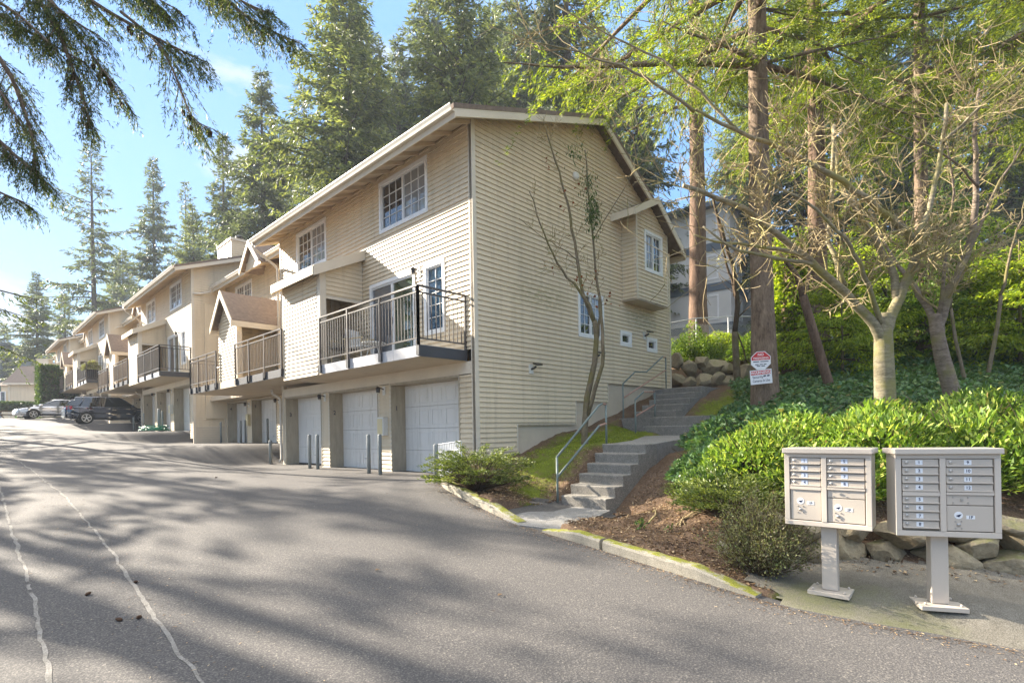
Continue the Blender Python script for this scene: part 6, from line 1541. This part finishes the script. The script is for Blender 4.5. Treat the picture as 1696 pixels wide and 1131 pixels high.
# ------------------------------------------------------------------ cars
def car(label, loc, rz, paint, L, H, hood, cab, W=.9, rear='hatch', wheel=.33, name='parked_car', wb=(.2, .79)):
    """nose towards +x; stations are fractions of the length"""
    r = empty(name, loc, rz, label=label, cat='car', group='cars parked beyond the garages')
    x = lambda f: (f-.5)*L
    # body below the glass
    ST = hood['st']     # (f, z_low, z_belt, half width)
    mb = MB(); rings = []
    for f, zl, zb, w in ST:
        w *= W
        ring = [(x(f), -w*.86, zl), (x(f), -w*.97, zl+.12), (x(f), -w, (zl+zb)/2), (x(f), -w*.985, zb-.1), (x(f), -w*.93, zb), (x(f), -w*.5, zb+hood['crown']), (x(f), 0, zb+hood['crown']*1.3)]
        ring += [(a, -b, c) for a, b, c in ring[-2::-1]]
        rings.append(ring)
    n = len(rings[0])
    for A, B in zip(rings[:-1], rings[1:]):
        for k in range(n-1): mb.face([A[k], A[k+1], B[k+1], B[k]])
        mb.face([A[n-1], A[0], B[0], B[n-1]])
    mb.face(rings[0]); mb.face(rings[-1][::-1])
    body = mb.build('body', paint, r, True); s = body.modifiers.new('sub', 'SUBSURF'); s.levels = 1; s.render_levels = 2
    # cabin: roof and glass
    C = cab               # (f, z, half width) for belt front/rear and roof front/rear
    bf, br, rf, rr = C['belt_f'], C['belt_r'], C['roof_f'], C['roof_r']; zb0, zb1, zr = C['zb'][0], C['zb'][1], H
    wb_, wr = W*.90, W*.66
    mb = MB(); P = []
    prof = [(bf, zb0, wb_), (rf, zr-.03, wr), ((rf+rr)/2, zr, wr+.015), (rr, zr-.045, wr), (br, zb1, wb_)]
    roofp = [(rf-.012, zr-.07, wr-.0), (rf+.02, zr-.012, wr), ((rf+rr)/2, zr+.012, wr+.01), (rr-.01, zr-.03, wr-.01), (rr+.012, zr-.075, wr-.02)]
    prev = None
    for f, z, w in roofp:
        ring = [(x(f), -w-.035, z-.055), (x(f), -w, z-.012), (x(f), -w*.5, z+.02), (x(f), w*.5, z+.02), (x(f), w, z-.012), (x(f), w+.035, z-.055)]
        if prev:
            for k in range(5): mb.face([prev[k], prev[k+1], ring[k+1], ring[k]])
        prev = ring
    for s in (-1, 1):
        def pil(f0, z0, f1, z1, t=.03):
            mb.hexa([(x(f0)-t, s*(wb_+.005), z0), (x(f0)+t, s*(wb_+.005), z0), (x(f0)+t, s*(wb_-.05), z0), (x(f0)-t, s*(wb_-.05), z0), (x(f1)-t, s*(wr+.032), z1), (x(f1)+t, s*(wr+.032), z1), (x(f1)+t, s*(wr-.03), z1), (x(f1)-t, s*(wr-.03), z1)])
        pil(bf, zb0-.02, rf, zr-.07, .03); pil(br, zb1-.02, rr, zr-.09, .045)
        if rear == 'wagon': pil(C['d'][0], zb1-.02, C['d'][1], zr-.07, .05)
    mb.build('roof', paint, r, True)
    mb = MB(); pts = [(bf, zb0), (rf, zr-.06), (rr, zr-.08), (br, zb1)]
    mb.face([(x(bf)-.02, -wb_+.02, zb0), (x(bf)-.02, wb_-.02, zb0), (x(rf)-.02, wr, zr-.07), (x(rf)-.02, -wr, zr-.07)])
    mb.build('windscreen', 'car_glass', r)
    mb = MB(); mb.face([(x(br), -wb_+.02, zb1), (x(br), wb_-.02, zb1), (x(rr), wr, zr-.09), (x(rr), -wr, zr-.09)]); mb.build('rear_window', 'car_glass', r)
    for s in (-1, 1):
        mid = C['b']
        for f0, f1 in zip([bf]+mid, mid+[br]):
            def lerp_t(f):                      # roof point above belt fraction f
                q = (f-bf)/(br-bf); return rf+(rr-rf)*q
            zz = lambda f: zb0+(zb1-zb0)*(f-bf)/(br-bf)
            g = .008
            mb = MB(); mb.face([(x(f0)+g*-2.2, s*wb_, zz(f0)), (x(f1)+g*2.2, s*wb_, zz(f1)), (x(lerp_t(f1))+g*2, s*(wr+.028), zr-.065), (x(lerp_t(f0))-g*2, s*(wr+.028), zr-.065)])
            mb.build('side_window', 'car_glass', r)
        mb = MB()
        for f in mid:
            q = rf+(rr-rf)*(f-bf)/(br-bf)
            mb.hexa([(x(f)-.03, s*(wb_+.004), zb0-.01), (x(f)+.03, s*(wb_+.004), zb0-.01), (x(f)+.03, s*(wb_-.02), zb0-.01), (x(f)-.03, s*(wb_-.02), zb0-.01), (x(q)-.03, s*(wr+.034), zr-.06), (x(q)+.03, s*(wr+.034), zr-.06), (x(q)+.03, s*(wr+.01), zr-.06), (x(q)-.03, s*(wr+.01), zr-.06)])
        mb.build('window_post', 'car_trim', r)
        # shut lines, handles, sill
        mb = MB()
        for f in (bf+.04, mid[0], mid[-1] if len(mid) > 1 else br-.06): mb.box(x(f)-.006, x(f)+.006, min(s*W*.98, s*W*1.0), max(s*W*.98, s*W*1.004), .42, zb0-.04)
        mb.box(x(wb[0])+.45, x(wb[1])-.45, min(s*W*.9, s*W*1.012), max(s*W*.9, s*W*1.012), .24, .36); mb.build('side_trim', 'car_trim', r)
        mb = MB()
        for f in (mid[0]+.03, (mid[-1] if len(mid) > 1 else br-.06)+.03): mb.box(x(f), x(f)+.2, min(s*W*.99, s*(W*1.03)), max(s*W*.99, s*(W*1.03)), zb0-.2, zb0-.165)
        mb.build('door_handle', paint, r)
        mb = MB(); mx = x(bf)-(-.24); 
        mb.hexa([(mx-.1, s*(W*.95), zb0+.02), (mx+.08, s*(W*.95), zb0+.02), (mx+.08, s*(W+.17), zb0+.03), (mx-.08, s*(W+.17), zb0+.03), (mx-.08, s*(W*.97), zb0+.15), (mx+.08, s*(W*.97), zb0+.15), (mx+.08, s*(W+.16), zb0+.17), (mx-.05, s*(W+.16), zb0+.17)]); mb.build('wing_mirror', paint, r, bevel=.02)
        # wheels
        for f in wb:
            c = Vector((x(f), s*(W-.10), wheel)); ax = (0, s, 0)
            mb = MB(); mb.lathe(c-Vector(ax)*.12, ax, [(wheel*.62, 0), (wheel*.95, .0), (wheel, .03), (wheel, .18), (wheel*.95, .215), (wheel*.68, .225)], 28)
            w = mb.build('wheel', 'black_rubber', r, True)
            mb = MB(); mb.lathe(c+Vector(ax)*.09, ax, [(wheel*.70, -.02), (wheel*.70, .018), (wheel*.62, .018), (wheel*.6, -.015), (.02, -.01)], 28)
            for k in range(5):
                for dq in (-.16, .16):
                    a = k*2*math.pi/5+.3; b = a+dq
                    p0 = c+Vector((math.cos(a)*.05, 0, math.sin(a)*.05))+Vector(ax)*.1; p1 = c+Vector((math.cos(b)*wheel*.66, 0, math.sin(b)*wheel*.66))+Vector(ax)*.105; mb.bar(p0, p1, .035, .03)
            mb.lathe(c+Vector(ax)*.095, ax, [(.06, 0), (.05, .025), (.02, .03)], 12); mb.build('rim', 'alloy', w)
            mb = MB(); n = 22; ri, ro = wheel*1.04, wheel*1.2
            for k in range(n):
                a, b = math.pi*(-.08+1.16*k/n), math.pi*(-.08+1.16*(k+1)/n)
                mb.hexa([c+Vector((math.cos(t)*q, s*(e-W+.10), math.sin(t)*q)) for e in (W*.80, W*1.008) for t, q in ((a, ri*.9), (b, ri*.9), (b, ro), (a, ro))])
            mb.build('wheel_arch', 'car_trim', r)
        mb = MB(); hx, hz0 = hood['head']; mb.hexa([(x(hx)-.02, s*W*.55, hz0), (x(hx)+.32, s*W*.93, hz0+.03), (x(hx)+.32, s*W*.99, hz0+.04), (x(hx)-.04, s*W*.70, hz0), (x(hx)+.02, s*W*.55, hz0+.1), (x(hx)+.42, s*W*.93, hz0+.17), (x(hx)+.42, s*W*.985, hz0+.17), (x(hx)+.0, s*W*.72, hz0+.1)]); mb.build('headlight', 'head_clear', r, bevel=.01)
        mb = MB(); tx, tz = hood['tail']; mb.hexa([(x(tx)-.25, s*W*.9, tz), (x(tx)+.02, s*W*.62, tz), (x(tx)+.045, s*W*.72, tz), (x(tx)-.2, s*W*1.0, tz), (x(tx)-.3, s*W*.9, tz+.2), (x(tx)-.03, s*W*.62, tz+.2), (x(tx)-.01, s*W*.74, tz+.2), (x(tx)-.26, s*W*.99, tz+.2)]); mb.build('tail_light', 'tail_red', r, bevel=.01)
    mb = MB(); mb.box(x(hood['head'][0])-.03, x(hood['head'][0])+.05, -W*.5, W*.5, .42, .58); mb.box(x(hood['head'][0])-.04, x(hood['head'][0])+.05, -W*.7, W*.7, .24, .34); mb.build('grille', 'car_trim', r)
    mb = MB(); mb.box(x(hood['tail'][0])-.03, x(hood['tail'][0])+.03, -W*.75, W*.75, .32, .45); mb.build('rear_bumper', 'car_trim', r)
    if rear == 'wagon':
        mb = MB()
        for s in (-1, 1): mb.tube([(x(.34), s*.5, H+.03), (x(.36), s*.5, H+.075), (x(.78), s*.5, H+.06), (x(.8), s*.5, H+.02)], .016, 6)
        mb.build('roof_rail', 'car_trim', r)
    return r
# note: fraction 0 = nose here, so the nose points towards -x of the root
sx, sy = -2.55, 33.2
car('dark blue grey wagon parked nose in, nearest the camera of the two cars', (-1.0, 33.0, rz_(-1.9, 33.0)-.02), math.pi+.0, 'car_dark', 4.75, 1.66,
    dict(crown=.02, head=(.015, .70), tail=(.985, .86), st=[(.0, .34, .70, .74), (.03, .26, .83, .90), (.14, .24, .93, .97), (.28, .23, 1.0, 1.0), (.5, .23, 1.03, 1.0), (.75, .24, 1.05, 1.0), (.93, .28, 1.06, .97), (.985, .34, 1.0, .90), (1.0, .40, .86, .84)]),
    dict(belt_f=.255, belt_r=.965, roof_f=.415, roof_r=.88, zb=(1.0, 1.07), b=[.47, .68, .86], d=(.86, .8)), .92, 'wagon', .345)
car('silver white saloon parked nose out behind the dark wagon', (-2.7, 43.6, rz_(-2.7, 43.6)), math.radians(6), 'car_silver', 4.55, 1.44,
    dict(crown=.02, head=(.02, .58), tail=(.98, .72), st=[(.0, .30, .56, .70), (.03, .22, .68, .88), (.15, .2, .80, .96), (.29, .2, .89, 1.0), (.5, .2, .93, 1.0), (.75, .21, .95, 1.0), (.9, .24, .97, .95), (.98, .3, .9, .86), (1.0, .36, .76, .8)]),
    dict(belt_f=.235, belt_r=.92, roof_f=.47, roof_r=.70, zb=(.89, .96), b=[.5, .72]), .89, 'saloon', .325)

# ------------------------------------------------------------------ things at the far end of the road
hp = at(590, 0, 1)
p = Vector((-1.35, 55.2, rz_(-1.3, 55)+.02)); hd = empty('clipped_hedge', (p.x, p.y, p.z-.1), .05, label='tall square clipped hedge beside the farthest house', cat='hedge'); rng = np.random.default_rng(120)
n = 15000; u = rng.uniform(-1, 1, (n, 3)); k = rng.integers(0, 5, n)
for i, (ax, sg) in enumerate(((0, -1), (0, 1), (1, -1), (1, 1), (2, 1))): u[k == i, ax] = sg*(1-.12*rng.random((k == i).sum())**2)
P = u*np.array([1.3, 1.2, 2.35])+np.array([0, 0, 2.35])+rng.normal(scale=.05, size=(n, 3)); P[:, 2] = np.abs(P[:, 2])
cards_obj('foliage', [cards(P, u*.5+rng.normal(scale=.5, size=(n, 3))+np.array([0, 0, .5]), .2, .09, rng)], 'thuja', hd)
mb = MB(); mb.box(-1.1, 1.1, -1.0, 1.0, 0, 4.4); mb.build('stems', 'twig_dark', hd)
# cottage
c = Vector((-3.6, 79, 4.3)); ct = empty('cottage', c, label='low beige cottage with a brown hipped roof beyond the road end', cat='cottage')
mb = MB(); siding(mb, (Vector((.2, -.05, 0)), Vector((math.cos(.62), -math.sin(.62), 0)), Vector((-math.sin(.62), -math.cos(.62), 0))), rect(0, 3.4), -1.5, 3.55); 
U_, N_ = Vector((math.cos(.62), -math.sin(.62), 0)), Vector((-math.sin(.62), -math.cos(.62), 0)); Fc = (Vector((.2, -.05, 0)), U_, N_)
mb.fbox(Fc, 0, 3.4, -1.5, 3.5, -5, -.02); mb.fbox(Fc, -1.1, .0, -1.5, 3.3, -3.5, -.5); mb.build('wall', 'siding', ct)
mb = MB(); A = lambda u, n, z: Fc[0]+U_*u+N_*n+UP*z
e = [A(-.4, .4, 3.55), A(4.2, .4, 3.55), A(4.2, -5.2, 3.55), A(-.4, -5.2, 3.55)]; q = [A(-.2, -2.4, 5.9), A(3.4, -2.4, 5.9)]
mb.face([e[0], e[1], q[1], q[0]]); mb.face([e[2], e[3], q[0], q[1]]); mb.face([e[1], e[2], q[1]]); mb.face([e[3], e[0], q[0]]); mb.face(e[::-1])
e2 = [A(-1.5, -.2, 3.3), A(-.3, -.2, 3.3), A(-.3, -3, 4.6), A(-1.5, -3, 4.6)]; mb.face(e2); mb.face([e2[0], e2[3], e2[3]-UP*1.3]); mb.build('roof', 'shingle', ct)
mb = MB(); mb.fbox(Fc, 2.0, 3.3, 4.6, 6.6, -2.4, -1.6); mb.fbox(Fc, 1.95, 3.35, 6.6, 6.7, -2.45, -1.55); mb.build('chimney', 'trim', ct)
mb = MB(); mb.fbox(Fc, -.4, 3.8, 3.35, 3.55, .36, .42); mb.fbox(Fc, -.05, .12, -1.5, 3.4, .0, .03); mb.build('fascia', 'trim', ct)
window(ct, Fc, -.9, -.3, 1.2, 2.6, 1, 1, 1, ('glass_dark',), .07, False)
# small gabled roof between the hedge and the farthest house
# low hedge, picnic table, distant blocks
lh = empty('clipped_hedge', (-3.5, 66, 4.0), label='long low clipped hedge in front of the cottage', cat='hedge'); n = 5000; u = rng.uniform(-1, 1, (n, 3))
P = u*np.array([1.35, .7, .45])+np.array([0, 0, .5]); cards_obj('foliage', [cards(P, u*.6+rng.normal(scale=.5, size=(n, 3))+np.array([0, 0, .6]), .17, .08, rng)], 'thuja', lh); mb = MB(); mb.box(-1.2, 1.2, -.5, .5, 0, .6); mb.build('stems', 'twig_dark', lh)
b = at(60, 668, 57); b.z = 3.0; db = shrub('iv', 'dark rounded bush between the picnic table and the tall hedge', (b.x-.6, b.y, 3.3), 'bush', 'bushes at the road end', rz=2, sc=(1.3, 1.3, 1.6))
pt = empty('picnic_table', (-4.35, 58.6, 2.95), .5, label='weathered brown picnic table at the road end, cut by the left edge', cat='table')
mb = MB()
for k in range(5): mb.box(-1.3, 1.3, -.4+k*.165, -.4+k*.165+.15, .74, .79)
mb.build('tabletop', 'wood_old', pt)
for s in (-1, 1):
    mb = MB()
    for k in range(2): mb.box(-1.3, 1.3, s*.75-.14+k*.15, s*.75-.01+k*.15, .44, .48)
    mb.build('bench', 'wood_old', pt)
    mb = MB(); mb.bar((s*.85, -.75, 0), (s*.85, .3, .74), .05, .1); mb.bar((s*.85, .75, 0), (s*.85, -.3, .74), .05, .1); mb.bar((s*.85, -.85, .42), (s*.85, .85, .42), .05, .1); mb.build('leg', 'wood_old', pt)
def block(label, c, rz, sx, sy, h, mats, floors, bays, name, band=.6, roof_over=.6):
    r = empty(name, c, rz, label=label, cat='apartment block'); mb = MB(); mb.box(0, sx, 0, sy, -3, h); mb.build('wall', mats[0], r)
    mb = MB(); mb.box(-roof_over, sx+roof_over, -roof_over, sy+roof_over, h+.003, h+.35); mb.build('roof', mats[1], r)
    Fl = (Vector((0, 0, 0)), Vector((0, 1, 0)), Vector((-1, 0, 0))); Fs = (Vector((0, 0, 0)), Vector((1, 0, 0)), Vector((0, -1, 0)))
    fh = h/floors
    for k in range(floors):
        mb = MB(); mb.fbox(Fl, -.05, sy+.05, k*fh-.15, k*fh+band-.15, 0, .06); mb.fbox(Fs, -.05, sx*.35, k*fh-.15, k*fh+band-.15, 0, .06); mb.build('floor_band', mats[1], r)
        for j in range(bays):
            u = sy*(j+.5)/bays
            window(r, Fl, u-1.1, u+1.1, k*fh+.75, k*fh+fh-.45, 1, 1, 2, ('glass_blue', 'glass_dark'), .09, False)
            if j < 2: window(r, Fs, sx*(j+.5)/3-.8, sx*(j+.5)/3+.8, k*fh+.85, k*fh+fh-.5, 1, 1, 2, ('glass_dark', 'glass_blue'), .09, False)
    return r
q = at(1212, 560, 40); block('pale flat roofed apartment block with dark bands behind the wire fence', (q.x, q.y, 5.5), .12, 14, 16, 12.3, ('pale_stucco', 'band_blue'), 4, 4, 'apartment_block')
q = at(22, 640, 92); block('blue grey building at the far end of the road on the left edge', (q.x-9, q.y+1.0, 5.0), -.75, 9.8, 8, 11.5, ('blue_siding', 'band_blue'), 3, 2, 'apartment_block', .4)

# ------------------------------------------------------------------ air, sky, sun, camera
SUN = Vector((-1.0, 3.25, 1.72)).normalized()
el = math.asin(SUN.z); az = math.atan2(SUN.x, SUN.y)
w = bpy.data.worlds.new('World'); SC.world = w; w.use_nodes = True; nt = w.node_tree; nt.nodes.clear()
out = nt.nodes.new('ShaderNodeOutputWorld'); bg = nt.nodes.new('ShaderNodeBackground')
sky = nt.nodes.new('ShaderNodeTexSky'); sky.sky_type = 'NISHITA'; sky.sun_disc = False; sky.sun_elevation = el; sky.sun_rotation = az
sky.air_density = 1.0; sky.dust_density = .25; sky.ozone_density = 1.6; sky.altitude = 50
tc = nt.nodes.new('ShaderNodeTexCoord'); mp = nt.nodes.new('ShaderNodeMapping'); mp.inputs['Scale'].default_value = (1, 1, 2.6); nt.links.new(tc.outputs['Generated'], mp.inputs[0])
nz = N(nt, 'ShaderNodeTexNoise', Scale=3.2, Detail=9, Roughness=.58); nt.links.new(mp.outputs[0], nz.inputs['Vector'])
f = ramp(nt, nz.outputs[0], [(.55, (0, 0, 0)), (.62, (.45, .45, .45)), (.72, (.85, .85, .85))])
cl = mix(nt, f, sky.outputs[0], (9, 8.9, 8.9))
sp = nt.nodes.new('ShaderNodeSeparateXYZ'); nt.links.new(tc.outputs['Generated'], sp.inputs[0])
grad = ramp(nt, sp.outputs[2], [(0, (1.1, 1.32, 1.5)), (.13, (.72, 1.1, 1.6)), (.38, (.42, .9, 1.75)), (.62, (.42, .9, 1.8)), (.78, (4.9, 4.8, 4.7))])  # last stop: white band overhead, out of view, added to brighten the shade
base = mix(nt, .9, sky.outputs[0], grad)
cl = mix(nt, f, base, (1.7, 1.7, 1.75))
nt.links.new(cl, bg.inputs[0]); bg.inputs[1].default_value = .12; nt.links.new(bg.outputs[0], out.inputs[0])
ld = bpy.data.lights.new('Sun', 'SUN'); ld.energy = 4.3; ld.angle = math.radians(.5); ld.color = (1, .90, .75)
lo = bpy.data.objects.new('Sun', ld); COL.objects.link(lo); lo.rotation_euler = (-SUN).to_track_quat('-Z', 'Y').to_euler()

cd = bpy.data.cameras.new('Camera'); cam = bpy.data.objects.new('Camera', cd); COL.objects.link(cam); SC.camera = cam
cd.sensor_width = 36; cd.lens = FPX/1696*36; cd.shift_y = (PCY-1131/2)/1696; cd.clip_end = 2000; cd.clip_start = .05
from mathutils import Matrix
fw = Vector((D2[1], D1[1], 0)); rt = Vector((D2[0], D1[0], 0))
c_, s_ = math.cos(ROLL), math.sin(ROLL)
# image-plane axes after the roll
rx = rt*c_ - UP*s_*1.0
ux = UP*c_ + rt*s_
M = Matrix((rx, ux, -fw)).transposed().to_4x4(); M.translation = Vector((CAMX, CAMY, EYE)); cam.matrix_world = M
if True:
    mb = MB(); mb.box(-60, 70, -30, 130, -4, 62); hz_o = mb.build('haze', 'siding'); tag(hz_o, kind='stuff'); hz_o['label'] = 'thin pale morning haze in the air'
    m, nt, out = nodes('haze_air'); v = nt.nodes.new('ShaderNodeVolumePrincipled'); v.inputs['Density'].default_value = .0008; v.inputs['Color'].default_value = (.82, .9, 1, 1); v.inputs['Anisotropy'].default_value = 0
    nt.links.new(v.outputs[0], out.inputs['Volume']); hz_o.data.materials.clear(); hz_o.data.materials.append(m)
SC.view_settings.view_transform = 'Standard'; SC.view_settings.look = 'None'; SC.view_settings.gamma = 1; SC.view_settings.exposure = 2.5
SC.cycles.max_bounces = 8; SC.cycles.transparent_max_bounces = 8; SC.cycles.diffuse_bounces = 4; SC.cycles.use_denoising = True
